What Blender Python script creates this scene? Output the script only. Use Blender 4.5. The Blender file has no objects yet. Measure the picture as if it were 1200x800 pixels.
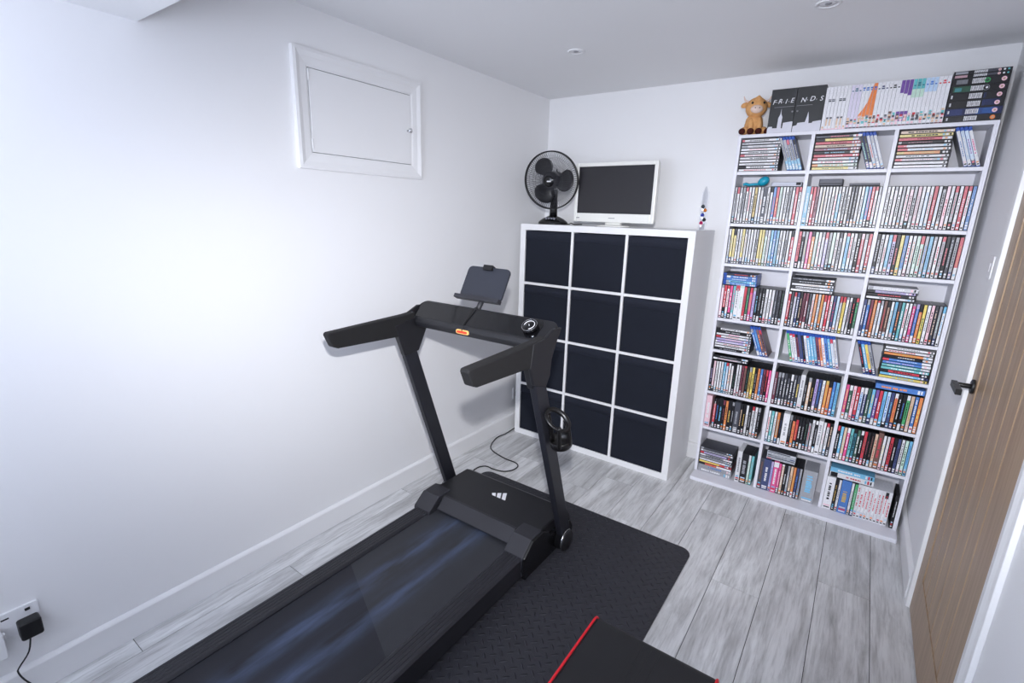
import bpy, bmesh, math, random
from mathutils import Vector, Matrix, Quaternion
SC = bpy.context.scene
COL = SC.collection
PI = math.pi
rnd = random.Random(7)

# ------------------------------------------------------------------ room constants (metres)
W = 2.342        # right wall
H = 2.294        # ceiling
YN = -4.15       # near wall
ZB = 2.071       # soffit of the dropped bulkhead
YB = -2.434      # its edge
MX0, MX1, MY, MH = 1.296, 2.309, -0.203, 1.962     # media shelf
KX, KY, KW, KD, KH = 0.0776, -0.4174, 1.12, 0.39, 1.468  # cube cabinet

def lin(c):
    return c / 12.92 if c <= 0.04045 else ((c + 0.055) / 1.055) ** 2.4
def rgb(r, g, b):
    return (lin(r / 255), lin(g / 255), lin(b / 255))

# ------------------------------------------------------------------ materials
def new_mat(name):
    m = bpy.data.materials.new(name); m.use_nodes = True
    return m, m.node_tree, m.node_tree.nodes['Principled BSDF']

def mat(name, col, rough=0.5, metal=0.0, var=0.0, vscale=8.0, bump=0.0, bscale=120.0, spec=0.5, coat=0.0, stretch=None):
    """plain material with a little noise in its tone and an optional fine bump"""
    m, nt, b = new_mat(name)
    b.inputs['Roughness'].default_value = rough
    b.inputs['Metallic'].default_value = metal
    b.inputs['Specular IOR Level'].default_value = spec
    b.inputs['Coat Weight'].default_value = coat
    tc = nt.nodes.new('ShaderNodeTexCoord')
    mp = nt.nodes.new('ShaderNodeMapping')
    if stretch: mp.inputs['Scale'].default_value = stretch
    nt.links.new(tc.outputs['Object'], mp.inputs['Vector'])
    nz = nt.nodes.new('ShaderNodeTexNoise'); nz.inputs['Scale'].default_value = vscale; nz.inputs['Detail'].default_value = 4
    nt.links.new(mp.outputs[0], nz.inputs['Vector'])
    mx = nt.nodes.new('ShaderNodeMix'); mx.data_type = 'RGBA'
    k = 1 - var
    mx.inputs['A'].default_value = (col[0] * k, col[1] * k, col[2] * k, 1)
    k = 1 + var
    mx.inputs['B'].default_value = (min(1, col[0] * k), min(1, col[1] * k), min(1, col[2] * k), 1)
    nt.links.new(nz.outputs['Fac'], mx.inputs['Factor'])
    nt.links.new(mx.outputs['Result'], b.inputs['Base Color'])
    if bump:
        n2 = nt.nodes.new('ShaderNodeTexNoise'); n2.inputs['Scale'].default_value = bscale; n2.inputs['Detail'].default_value = 3
        nt.links.new(mp.outputs[0], n2.inputs['Vector'])
        bp = nt.nodes.new('ShaderNodeBump'); bp.inputs['Strength'].default_value = bump; bp.inputs['Distance'].default_value = 0.002
        nt.links.new(n2.outputs['Fac'], bp.inputs['Height'])
        nt.links.new(bp.outputs[0], b.inputs['Normal'])
    return m

def vcol_mat(name, rough, spec=0.5, coat=0.0):
    """printed surface: the colours of the print are stored face by face in the mesh"""
    m, nt, b = new_mat(name)
    a = nt.nodes.new('ShaderNodeVertexColor'); a.layer_name = 'Print'
    nz = nt.nodes.new('ShaderNodeTexNoise'); nz.inputs['Scale'].default_value = 160
    tc = nt.nodes.new('ShaderNodeTexCoord'); nt.links.new(tc.outputs['Object'], nz.inputs['Vector'])
    hs = nt.nodes.new('ShaderNodeHueSaturation')
    mr = nt.nodes.new('ShaderNodeMapRange'); mr.inputs['To Min'].default_value = 0.75; mr.inputs['To Max'].default_value = 1.2
    nt.links.new(nz.outputs['Fac'], mr.inputs['Value']); nt.links.new(mr.outputs[0], hs.inputs['Value'])
    nt.links.new(a.outputs['Color'], hs.inputs['Color'])
    nt.links.new(hs.outputs[0], b.inputs['Base Color'])
    b.inputs['Roughness'].default_value = rough; b.inputs['Specular IOR Level'].default_value = spec
    b.inputs['Coat Weight'].default_value = coat
    return m

M = {}
M['wall'] = mat('painted_wall', (0.86, 0.86, 0.872), 0.55, var=0.012, vscale=3, bump=0.05, bscale=260)
M['ceiling'] = mat('painted_ceiling', (0.90, 0.90, 0.91), 0.7, var=0.012, vscale=3)
M['gloss_white'] = mat('white_gloss_paint', (0.84, 0.84, 0.85), 0.3, var=0.01)
M['cab_white'] = mat('white_foil', (0.84, 0.84, 0.85), 0.38, var=0.008)
M['shelf_white'] = mat('white_melamine', (0.80, 0.80, 0.86), 0.4, var=0.01)
M['fabric'] = mat('charcoal_fabric', rgb(36, 39, 48), 0.95, var=0.18, vscale=300, bump=0.5, bscale=500, spec=0.1)
M['fabric2'] = mat('charcoal_fabric_hem', rgb(42, 45, 55), 0.95, var=0.18, vscale=300, bump=0.5, bscale=500, spec=0.1)
M['blk'] = mat('black_powder_coat', rgb(26, 26, 30), 0.45, var=0.06, bump=0.1, bscale=600)
M['blk2'] = mat('charcoal_plastic', rgb(42, 42, 48), 0.5, var=0.06, bump=0.2, bscale=500)
M['blk_rail'] = mat('ribbed_black_plastic', rgb(34, 34, 40), 0.5, var=0.08, bump=0.2, bscale=400)
M['blk_gloss'] = mat('gloss_black_plastic', rgb(16, 16, 19), 0.1, var=0.03)
M['blk_side'] = mat('black_side_plastic', rgb(20, 20, 23), 0.35, var=0.05)
M['foam'] = mat('black_foam_grip', rgb(19, 18, 20), 0.85, var=0.1, vscale=60, bump=0.3, bscale=300)
M['chrome'] = mat('chrome', (0.8, 0.8, 0.82), 0.15, 1.0)
M['steel'] = mat('satin_steel', (0.5, 0.5, 0.52), 0.3, 1.0)
M['logo'] = mat('white_print', (0.85, 0.85, 0.88), 0.5)
M['red'] = mat('red_plastic', rgb(225, 60, 30), 0.4)
M['amber'] = mat('cream_orange_plastic', rgb(255, 200, 120), 0.4)
M['piping'] = mat('red_piping', rgb(215, 22, 38), 0.5, var=0.05)
M['vinyl'] = mat('black_vinyl', rgb(22, 22, 25), 0.55, var=0.08, vscale=20, bump=0.15, bscale=350)
M['vinyl2'] = mat('black_vinyl_stripe', rgb(20, 20, 23), 0.45)
M['blk_plain'] = mat('black_plastic', rgb(22, 22, 24), 0.4, var=0.05)
M['cable'] = mat('black_cable', rgb(28, 28, 30), 0.5)
M['screen'] = mat('matt_screen', rgb(36, 35, 40), 0.35, var=0.03)
M['tv_white'] = mat('white_tv_plastic', (0.84, 0.84, 0.80), 0.28, var=0.01)
M['grey'] = mat('grey_plastic', rgb(110, 112, 122), 0.5)
M['greypaint'] = mat('grey_marking', rgb(150, 150, 155), 0.5)
M['plush'] = mat('ginger_plush', rgb(220, 166, 110), 0.95, var=0.2, vscale=60, bump=1.0, bscale=220, spec=0.1)
M['plush_cream'] = mat('cream_plush', rgb(232, 208, 196), 0.95, var=0.08, vscale=40, bump=0.6, bscale=260, spec=0.1)
M['plush_brown'] = mat('dark_brown_plush', rgb(74, 36, 32), 0.95, var=0.15, vscale=60, bump=0.8, bscale=220, spec=0.1)
M['teal'] = mat('teal_plastic', rgb(30, 160, 190), 0.35, var=0.08)
M['print'] = vcol_mat('printed_sleeve', 0.36, 0.4, 0.0)
M['plug_white'] = mat('white_socket_plastic', (0.82, 0.82, 0.84), 0.3)
M['slot'] = mat('dark_slot', rgb(25, 25, 28), 0.6)

def glass_mat(name, col, rough=0.02, ior=1.45):
    m, nt, b = new_mat(name)
    b.inputs['Base Color'].default_value = (*col, 1); b.inputs['Roughness'].default_value = rough
    b.inputs['Transmission Weight'].default_value = 1.0; b.inputs['IOR'].default_value = ior
    nz = nt.nodes.new('ShaderNodeTexNoise'); nz.inputs['Scale'].default_value = 5
    mr = nt.nodes.new('ShaderNodeMapRange'); mr.inputs['To Min'].default_value = rough; mr.inputs['To Max'].default_value = rough + 0.03
    nt.links.new(nz.outputs['Fac'], mr.inputs['Value']); nt.links.new(mr.outputs[0], b.inputs['Roughness'])
    return m
M['thin_glass'] = glass_mat('thin_clear_glass', (0.97, 0.98, 1.0), ior=1.14)
M['glass'] = glass_mat('clear_glass', (0.97, 0.98, 1.0))

def floor_mat():
    m, nt, b = new_mat('grey_oak_laminate')
    N = nt.nodes.new; L = nt.links.new
    tc = N('ShaderNodeTexCoord'); at = N('ShaderNodeVertexColor'); at.layer_name = 'Plank'
    add = N('ShaderNodeVectorMath'); add.operation = 'MULTIPLY_ADD'
    add.inputs[1].default_value = (7, 7, 7)
    L(at.outputs['Color'], add.inputs[0]); L(tc.outputs['Object'], add.inputs[2])
    mp = N('ShaderNodeMapping'); mp.inputs['Scale'].default_value = (13, 1.5, 1)
    L(add.outputs[0], mp.inputs['Vector'])
    n1 = N('ShaderNodeTexNoise'); n1.inputs['Scale'].default_value = 1.6; n1.inputs['Detail'].default_value = 7; n1.inputs['Roughness'].default_value = 0.68; n1.inputs['Distortion'].default_value = 0.35
    L(mp.outputs[0], n1.inputs['Vector'])
    mp2 = N('ShaderNodeMapping'); mp2.inputs['Scale'].default_value = (60, 4.0, 1)
    L(add.outputs[0], mp2.inputs['Vector'])
    n2 = N('ShaderNodeTexNoise'); n2.inputs['Scale'].default_value = 2.0; n2.inputs['Detail'].default_value = 7; n2.inputs['Distortion'].default_value = 0.3
    L(mp2.outputs[0], n2.inputs['Vector'])
    n3 = N('ShaderNodeTexNoise'); n3.inputs['Scale'].default_value = 3.0; n3.inputs['Detail'].default_value = 3
    mp3 = N('ShaderNodeMapping'); mp3.inputs['Scale'].default_value = (2.5, 1.0, 1)
    L(add.outputs[0], mp3.inputs['Vector']); L(mp3.outputs[0], n3.inputs['Vector'])
    r1 = N('ShaderNodeValToRGB')
    e = r1.color_ramp.elements
    e[0].position = 0.30; e[0].color = (*rgb(176, 176, 176), 1)
    e[1].position = 0.58; e[1].color = (*rgb(228, 229, 230), 1)
    L(n1.outputs['Fac'], r1.inputs['Fac'])
    mx = N('ShaderNodeMix'); mx.data_type = 'RGBA'; mx.blend_type = 'MULTIPLY'; mx.inputs['Factor'].default_value = 1
    r2 = N('ShaderNodeValToRGB'); e = r2.color_ramp.elements
    e[0].position = 0.32; e[0].color = (0.80, 0.795, 0.795, 1); e[1].position = 0.5; e[1].color = (1, 1, 1, 1)
    L(n2.outputs['Fac'], r2.inputs['Fac'])
    L(r1.outputs[0], mx.inputs['A']); L(r2.outputs[0], mx.inputs['B'])
    mx2 = N('ShaderNodeMix'); mx2.data_type = 'RGBA'; mx2.blend_type = 'MULTIPLY'; mx2.inputs['Factor'].default_value = 1
    r3 = N('ShaderNodeValToRGB'); e = r3.color_ramp.elements
    e[0].position = 0.3; e[0].color = (0.84, 0.83, 0.83, 1); e[1].position = 0.7; e[1].color = (1.06, 1.06, 1.06, 1)
    L(n3.outputs['Fac'], r3.inputs['Fac'])
    L(mx.outputs['Result'], mx2.inputs['A']); L(r3.outputs[0], mx2.inputs['B'])
    hs = N('ShaderNodeHueSaturation'); sp = N('ShaderNodeSeparateColor'); L(at.outputs['Color'], sp.inputs[0])
    mr = N('ShaderNodeMapRange'); mr.inputs['To Min'].default_value = 0.88; mr.inputs['To Max'].default_value = 1.1
    L(sp.outputs[0], mr.inputs['Value']); L(mr.outputs[0], hs.inputs['Value']); L(mx2.outputs['Result'], hs.inputs['Color'])
    L(hs.outputs[0], b.inputs['Base Color'])
    b.inputs['Roughness'].default_value = 0.42; b.inputs['Specular IOR Level'].default_value = 0.4
    bp = N('ShaderNodeBump'); bp.inputs['Strength'].default_value = 0.12; bp.inputs['Distance'].default_value = 0.002
    L(n2.outputs['Fac'], bp.inputs['Height']); L(bp.outputs[0], b.inputs['Normal'])
    return m
M['floor'] = floor_mat()

def oak_mat():
    m, nt, b = new_mat('oak_veneer')
    N = nt.nodes.new; L = nt.links.new
    tc = N('ShaderNodeTexCoord'); mp = N('ShaderNodeMapping'); mp.inputs['Scale'].default_value = (30, 30, 1.5)
    L(tc.outputs['Object'], mp.inputs['Vector'])
    n = N('ShaderNodeTexNoise'); n.inputs['Scale'].default_value = 2; n.inputs['Detail'].default_value = 6; n.inputs['Distortion'].default_value = 0.4
    L(mp.outputs[0], n.inputs['Vector'])
    r = N('ShaderNodeValToRGB'); e = r.color_ramp.elements
    e[0].position = 0.3; e[0].color = (*rgb(150, 124, 98), 1); e[1].position = 0.7; e[1].color = (*rgb(176, 150, 122), 1)
    L(n.outputs['Fac'], r.inputs['Fac']); L(r.outputs[0], b.inputs['Base Color'])
    b.inputs['Roughness'].default_value = 0.38
    return m
M['oak'] = oak_mat()

def belt_mat():
    """running belt: dark, with two long bluish, lighter tracks and a slanted splice"""
    m, nt, b = new_mat('running_belt_rubber')
    N = nt.nodes.new; L = nt.links.new
    tc = N('ShaderNodeTexCoord'); sx = N('ShaderNodeSeparateXYZ'); L(tc.outputs['Object'], sx.inputs[0])
    def math_(op, a, bb=None, c=None):
        n = N('ShaderNodeMath'); n.operation = op
        for i, v in enumerate((a, bb, c)):
            if v is None: continue
            if hasattr(v, 'links'): L(v, n.inputs[i])
            else: n.inputs[i].default_value = v
        return n.outputs[0]
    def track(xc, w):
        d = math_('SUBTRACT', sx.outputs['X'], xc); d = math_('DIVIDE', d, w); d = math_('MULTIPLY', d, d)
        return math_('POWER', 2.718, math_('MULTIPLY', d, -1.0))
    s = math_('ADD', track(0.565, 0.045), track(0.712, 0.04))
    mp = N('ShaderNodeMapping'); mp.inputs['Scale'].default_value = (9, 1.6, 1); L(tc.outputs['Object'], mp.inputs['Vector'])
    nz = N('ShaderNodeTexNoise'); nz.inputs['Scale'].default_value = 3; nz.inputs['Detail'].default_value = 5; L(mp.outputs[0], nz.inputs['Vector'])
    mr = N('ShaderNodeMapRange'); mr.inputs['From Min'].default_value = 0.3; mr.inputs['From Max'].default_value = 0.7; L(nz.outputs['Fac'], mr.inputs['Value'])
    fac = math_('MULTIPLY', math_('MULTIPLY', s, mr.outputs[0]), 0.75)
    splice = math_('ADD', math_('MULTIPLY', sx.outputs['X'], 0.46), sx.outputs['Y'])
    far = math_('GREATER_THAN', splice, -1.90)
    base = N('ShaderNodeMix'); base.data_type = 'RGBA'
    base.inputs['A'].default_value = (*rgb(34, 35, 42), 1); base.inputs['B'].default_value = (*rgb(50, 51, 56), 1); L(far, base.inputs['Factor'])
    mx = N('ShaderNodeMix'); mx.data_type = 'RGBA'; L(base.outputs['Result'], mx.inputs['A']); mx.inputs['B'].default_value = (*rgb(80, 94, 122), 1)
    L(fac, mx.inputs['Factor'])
    fn = N('ShaderNodeTexNoise'); fn.inputs['Scale'].default_value = 350; L(tc.outputs['Object'], fn.inputs['Vector'])
    L(mx.outputs['Result'], b.inputs['Base Color'])
    b.inputs['Roughness'].default_value = 0.6; b.inputs['Specular IOR Level'].default_value = 0.35
    bp = N('ShaderNodeBump'); bp.inputs['Strength'].default_value = 0.35; bp.inputs['Distance'].default_value = 0.001
    L(fn.outputs['Fac'], bp.inputs['Height']); L(bp.outputs[0], b.inputs['Normal'])
    return m
M['belt'] = belt_mat()

def mat_mat():
    """rubber mat with a raised tread plate pattern: short dashes turned alternately"""
    m, nt, b = new_mat('tread_plate_rubber')
    N = nt.nodes.new; L = nt.links.new
    tc = N('ShaderNodeTexCoord')
    mp = N('ShaderNodeMapping'); mp.inputs['Scale'].default_value = (32, 32, 32); mp.inputs['Rotation'].default_value = (0, 0, PI / 4)
    L(tc.outputs['Object'], mp.inputs['Vector'])
    sx = N('ShaderNodeSeparateXYZ'); L(mp.outputs[0], sx.inputs[0])
    def ma(op, a, bb=None):
        n = N('ShaderNodeMath'); n.operation = op
        for i, v in enumerate((a, bb)):
            if v is None: continue
            if hasattr(v, 'links'): L(v, n.inputs[i])
            else: n.inputs[i].default_value = v
        return n.outputs[0]
    fx, fy = ma('FLOOR', sx.outputs['X']), ma('FLOOR', sx.outputs['Y'])
    par = ma('ABSOLUTE', ma('MODULO', ma('ADD', fx, fy), 2.0))
    par = ma('GREATER_THAN', par, 0.5)
    cx = ma('SUBTRACT', ma('FRACT', sx.outputs['X']), 0.5); cy = ma('SUBTRACT', ma('FRACT', sx.outputs['Y']), 0.5)
    def ell(a, bb):
        u = ma('DIVIDE', a, 0.46); v = ma('DIVIDE', bb, 0.13)
        return ma('SUBTRACT', 1.0, ma('ADD', ma('MULTIPLY', u, u), ma('MULTIPLY', v, v)))
    mixv = N('ShaderNodeMix'); mixv.data_type = 'FLOAT'
    L(par, mixv.inputs['Factor']); L(ell(cx, cy), mixv.inputs['A']); L(ell(cy, cx), mixv.inputs['B'])
    h = ma('MAXIMUM', mixv.outputs['Result'], 0.0)
    nz = N('ShaderNodeTexNoise'); nz.inputs['Scale'].default_value = 300; L(tc.outputs['Object'], nz.inputs['Vector'])
    hh = ma('ADD', h, ma('MULTIPLY', nz.outputs['Fac'], 0.15))
    bp = N('ShaderNodeBump'); bp.inputs['Strength'].default_value = 0.75; bp.inputs['Distance'].default_value = 0.006
    L(hh, bp.inputs['Height']); L(bp.outputs[0], b.inputs['Normal'])
    b.inputs['Base Color'].default_value = (*rgb(50, 50, 56), 1); b.inputs['Roughness'].default_value = 0.48
    b.inputs['Specular IOR Level'].default_value = 0.4
    return m
M['mat'] = mat_mat()

# ------------------------------------------------------------------ mesh builder
class MB:
    def __init__(s):
        s.v = []; s.f = []; s.mi = []; s.c = []; s.sm = []; s.mats = []
    def m(s, mt):
        if mt not in s.mats: s.mats.append(mt)
        return s.mats.index(mt)
    def face(s, idx, mt, c=None, smooth=False):
        s.f.append(idx); s.mi.append(s.m(mt)); s.c.append(c or (1, 1, 1)); s.sm.append(smooth)
    def box(s, x0, x1, y0, y1, z0, z1, mt, c=None):
        n = len(s.v)
        s.v += [(x, y, z) for z in (z0, z1) for y in (y0, y1) for x in (x0, x1)]
        for q in ((0, 2, 3, 1), (4, 5, 7, 6), (0, 1, 5, 4), (2, 6, 7, 3), (0, 4, 6, 2), (1, 3, 7, 5)):
            s.face([n + i for i in q], mt, c)
        return s
    def quad(s, pts, mt, c=None):
        n = len(s.v); s.v += [tuple(p) for p in pts]; s.face(list(range(n, n + len(pts))), mt, c); return s
    def prism(s, poly, axis, a0, a1, mt, c=None, smooth=False):
        """poly: 2-D outline; axis x: (y,z), y: (x,z), z: (x,y)"""
        def p3(p, a):
            return {'x': (a, p[0], p[1]), 'y': (p[0], a, p[1]), 'z': (p[0], p[1], a)}[axis]
        n = len(s.v); k = len(poly)
        s.v += [p3(p, a0) for p in poly] + [p3(p, a1) for p in poly]
        s.face([n + i for i in range(k)][::-1], mt, c); s.face([n + k + i for i in range(k)], mt, c)
        for i in range(k):
            j = (i + 1) % k
            s.face([n + i, n + j, n + k + j, n + k + i], mt, c, smooth)
        return s
    def tube(s, path, r, mt, seg=8, closed=False, c=None, cap=True, flat=None):
        path = [Vector(p) for p in path]; k = len(path)
        if not callable(r): rr = (lambda i: r)
        else: rr = r
        t0 = None; nrm = None; rings = []
        for i, p in enumerate(path):
            a = path[(i - 1) % k] if (closed or i > 0) else p
            b = path[(i + 1) % k] if (closed or i < k - 1) else p
            t = (b - a).normalized()
            if nrm is None:
                nrm = Vector((0, 0, 1)) if abs(t.z) < 0.9 else Vector((1, 0, 0))
            nrm = (nrm - t * nrm.dot(t)).normalized(); bn = t.cross(nrm)
            n = len(s.v)
            for q in range(seg):
                an = 2 * PI * q / seg
                ra = rr(i)
                s.v.append(tuple(p + nrm * math.cos(an) * ra + bn * math.sin(an) * ra * (flat or 1)))
            rings.append(n)
        R = list(range(k)) if closed else list(range(k - 1))
        for i in R:
            a, b = rings[i], rings[(i + 1) % k]
            for q in range(seg):
                q2 = (q + 1) % seg
                s.face([a + q, a + q2, b + q2, b + q], mt, c, True)
        if cap and not closed:
            s.face([rings[0] + q for q in range(seg)][::-1], mt, c); s.face([rings[-1] + q for q in range(seg)], mt, c)
        return s
    def lathe(s, prof, mt, seg=32, mtx=None, c=None, smooth=True, sx=1, sy=1):
        """profile of (radius, z) about local z, placed by mtx"""
        mtx = mtx or Matrix(); rings = []
        for r, z in prof:
            n = len(s.v)
            for q in range(seg):
                an = 2 * PI * q / seg
                s.v.append(tuple(mtx @ Vector((max(r, 1e-5) * math.cos(an) * sx, max(r, 1e-5) * math.sin(an) * sy, z))))
            rings.append(n)
        for a, b in zip(rings, rings[1:]):
            for q in range(seg):
                q2 = (q + 1) % seg
                s.face([a + q, a + q2, b + q2, b + q], mt, c, smooth)
        s.face([rings[0] + q for q in range(seg)][::-1], mt, c); s.face([rings[-1] + q for q in range(seg)], mt, c)
        return s
    def mesh(s, name, colname='Print'):
        me = bpy.data.meshes.new(name)
        me.from_pydata(s.v, [], s.f)
        for mt in s.mats: me.materials.append(mt)
        me.polygons.foreach_set('material_index', s.mi)
        me.polygons.foreach_set('use_smooth', s.sm)
        if any(c != (1, 1, 1) for c in s.c):
            at = me.color_attributes.new(colname, 'FLOAT_COLOR', 'CORNER')
            buf = []
            for p in me.polygons:
                c = s.c[p.index]
                for _ in range(p.loop_total): buf += [c[0], c[1], c[2], 1.0]
            at.data.foreach_set('color', buf)
        me.update()
        return me
    def build(s, name, parent=None, bevel=0, seg=2, colname='Print', loc=None, rot=None, fix=True):
        me = s.mesh(name, colname)
        if fix:
            bm = bmesh.new(); bm.from_mesh(me); bmesh.ops.recalc_face_normals(bm, faces=bm.faces); bm.to_mesh(me); bm.free()
        o = bpy.data.objects.new(name, me); COL.objects.link(o)
        if parent: o.parent = parent
        if loc: o.location = loc
        if rot: o.rotation_euler = rot
        if bevel:
            md = o.modifiers.new('bevel', 'BEVEL'); md.width = bevel; md.segments = seg; md.limit_method = 'ANGLE'; md.angle_limit = math.radians(40)
        return o

def tag(o, label, cat, group=None):
    o['label'] = label; o['category'] = cat
    if group: o['group'] = group
    return o
def thing(name, label, cat, loc=(0, 0, 0), rot=(0, 0, 0), group=None):
    o = bpy.data.objects.new(name, None); COL.objects.link(o)
    o.location = loc; o.rotation_euler = rot
    o.empty_display_size = 0.05
    return tag(o, label, cat, group)
def struct(o):
    o['kind'] = 'structure'; return o
def rrect(x0, x1, y0, y1, r, n=6):
    pts = []
    for cx, cy, a0 in ((x1 - r, y1 - r, 0), (x0 + r, y1 - r, PI / 2), (x0 + r, y0 + r, PI), (x1 - r, y0 + r, 1.5 * PI)):
        pts += [(cx + r * math.cos(a0 + PI / 2 * i / n), cy + r * math.sin(a0 + PI / 2 * i / n)) for i in range(n + 1)]
    return pts
def smooth_path(pts, n=6, closed=False):
    pts = [Vector(p) for p in pts]; k = len(pts); out = []
    for i in range(k if closed else k - 1):
        p0 = pts[(i - 1) % k] if (closed or i > 0) else pts[i]; p1 = pts[i]; p2 = pts[(i + 1) % k]
        p3 = pts[(i + 2) % k] if (closed or i + 2 < k) else p2
        for j in range(n):
            t = j / n
            out.append(0.5 * ((2 * p1) + (p2 - p0) * t + (2 * p0 - 5 * p1 + 4 * p2 - p3) * t * t + (3 * p1 - p0 - 3 * p2 + p3) * t ** 3))
    if not closed: out.append(pts[-1])
    return out

# ------------------------------------------------------------------ THE SETTING
def build_room():
    wm, cm, gw = M['wall'], M['ceiling'], M['gloss_white']
    # floor: laid planks, one mesh
    fb = MB(); x = 2.2055; pw = 0.1911; edges = [W + 0.05]
    xs = []
    k = 0
    while x - k * pw > -0.05:
        xs.append(x - k * pw); k += 1
    bounds = [W + 0.02] + xs + [-0.02]
    joints = {1: [-0.845, -2.1], 2: [-0.35, -1.63, -2.9], 3: [-1.12, -2.4], 4: [-0.588, -1.87, -3.1], 5: [-1.5, -2.8], 6: [-0.95, -2.2],
              7: [-0.6, -1.9], 8: [-0.8, -2.0], 9: [-1.3], 10: [-0.7, -1.95], 11: [-0.9, -2.182, -3.4], 12: [-1.45, -2.735], 0: [-1.7]}
    fb.box(-0.1, W + 0.1, YN - 0.1, 0.1, -0.06, -0.004, M['slot'])
    for i in range(len(bounds) - 1):
        x1, x0 = bounds[i], bounds[i + 1]
        ys = [0.02] + joints.get(i, [-1.2]) + [YN - 0.02]
        for j in range(len(ys) - 1):
            c = (rnd.random(), rnd.random(), rnd.random())
            g = 0.0012
            fb.box(x0 + g, x1 - g, ys[j + 1] + g, ys[j] - g, -0.006, 0.0, M['floor'], c)
    struct(fb.build('floor', bevel=0, colname='Plank'))
    struct(MB().box(-0.1, 0, YN - 0.1, 0.1, -0.02, H + 0.1, wm).build('wall_left'))
    struct(MB().box(0.0, W, 0, 0.1, -0.02, H + 0.1, wm).build('wall_back'))
    # right wall with the door opening
    b = MB()
    b.box(W, W + 0.12, -0.775, 0.1, -0.02, H + 0.1, wm); b.box(W, W + 0.12, YN - 0.1, -1.635, -0.02, H + 0.1, wm)
    b.box(W, W + 0.12, -1.635, -0.775, 2.0, H + 0.1, wm)
    struct(b.build('wall_right'))
    # near wall behind the camera, with the window
    b = MB(); wx0, wx1, wz0, wz1 = 0.3, 1.95, 0.95, 2.0
    b.box(0, wx0, YN - 0.1, YN, -0.02, H + 0.1, wm); b.box(wx1, W, YN - 0.1, YN, -0.02, H + 0.1, wm)
    b.box(wx0, wx1, YN - 0.1, YN, -0.02, wz0, wm); b.box(wx0, wx1, YN - 0.1, YN, wz1, H + 0.1, wm)
    struct(b.build('wall_near'))
    fr = MB()
    for a in ((wx0, wx0 + 0.06, wz0, wz1), (wx1 - 0.06, wx1, wz0, wz1), (wx0 + 0.06, wx1 - 0.06, wz0, wz0 + 0.06), (wx0 + 0.06, wx1 - 0.06, wz1 - 0.06, wz1), (1.1, 1.15, wz0 + 0.06, wz1 - 0.06)):
        fr.box(a[0], a[1], YN - 0.09, YN - 0.03, a[2], a[3], gw)
    win = struct(fr.build('window_1', bevel=0.004))
    MB().box(wx0 + 0.05, wx1 - 0.05, YN - 0.064, YN - 0.056, wz0 + 0.05, wz1 - 0.05, M['glass']).build('pane', win)
    # ceiling and bulkhead
    struct(MB().box(-0.1, W + 0.1, YN - 0.1, 0.1, H, H + 0.1, cm).build('ceiling'))
    struct(MB().box(0.0, W, YN, YB, ZB, H, cm).build('ceiling_bulkhead'))
    # skirting boards
    prof = [(0, 0), (0.018, 0), (0.018, 0.097), (0.014, 0.103), (0.007, 0.107), (0, 0.108)]
    struct(MB().prism([(p[0], p[1]) for p in prof], 'y', YN, -0.0, gw).build('baseboard_left', bevel=0.002))
    struct(MB().prism([(-p[0], p[1]) for p in prof], 'x', 0.018, W - 0.018, gw).build('baseboard_back', bevel=0.002))
    b = MB(); pr = [(W - p[0], p[1]) for p in prof]
    b.prism(pr, 'y', -0.735, 0, gw); b.prism(pr, 'y', YN, -1.70, gw)
    struct(b.build('baseboard_right', bevel=0.002))
    # door lining + architrave
    b = MB()
    b.box(W - 0.002, W + 0.1, -0.797, -0.775, 0, 2.0, gw); b.box(W - 0.002, W + 0.1, -1.635, -1.613, 0, 2.0, gw); b.box(W - 0.002, W + 0.1, -1.635, -0.775, 1.985, 2.0, gw)
    arch = [(0, 0.0), (0.016, 0.006), (0.018, 0.03), (0.014, 0.045), (0.012, 0.058), (0, 0.060)]
    b.prism([(W - p[0], -0.795 + p[1]) for p in arch], 'z', 0, 2.04, gw)
    b.prism([(W - p[0], -1.617 - p[1] * 1.2) for p in arch], 'z', 0, 2.04, gw)
    b.box(W - 0.017, W, -1.68, -0.735, 1.99, 2.05, gw)
    struct(b.build('trim_1', bevel=0.0015))
    # the boarded oak door
    y0, y1 = -1.612, -0.798; xf = W - 0.004; d = MB(); ok = M['oak']
    st = 0.105
    d.box(xf + 0.006, xf + 0.04, y0, y1, 0.008, 1.983, ok)
    d.box(xf, xf + 0.012, y0, y0 + st, 0.008, 1.983, ok); d.box(xf, xf + 0.012, y1 - st, y1, 0.008, 1.983, ok)
    d.box(xf, xf + 0.012, y0 + st, y1 - st, 0.008, 0.2, ok); d.box(xf, xf + 0.012, y0 + st, y1 - st, 1.87, 1.983, ok)
    nb = 6; bw = (y1 - y0 - 2 * st) / nb
    for i in range(nb):
        a = y0 + st + i * bw; g = 0.006
        d.prism([(xf + 0.012, a), (xf + 0.006, a), (xf + 0.003, a + g), (xf + 0.003, a + bw - g), (xf + 0.006, a + bw), (xf + 0.012, a + bw)], 'z', 0.2, 1.87, ok)
    door = struct(d.build('door_1', bevel=0.0015))
    hz, hy = 0.985, -0.862
    h = MB(); mt = Matrix.Translation((xf, hy, hz)) @ Matrix.Rotation(-PI / 2, 4, 'Y')
    h.lathe([(0.0, 0), (0.026, 0), (0.026, 0.007), (0.024, 0.009), (0, 0.009)], M['blk_plain'], 28, mt)
    h.lathe([(0, 0.008), (0.009, 0.008), (0.009, 0.052), (0, 0.052)], M['blk_plain'], 16, mt)
    h.box(xf - 0.062, xf - 0.045, hy - 0.115, hy + 0.011, hz - 0.01, hz + 0.011, M['blk_plain'])
    h.build('lever_handle', door, bevel=0.002)['label'] = 'black lever handle'
build_room()

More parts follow.
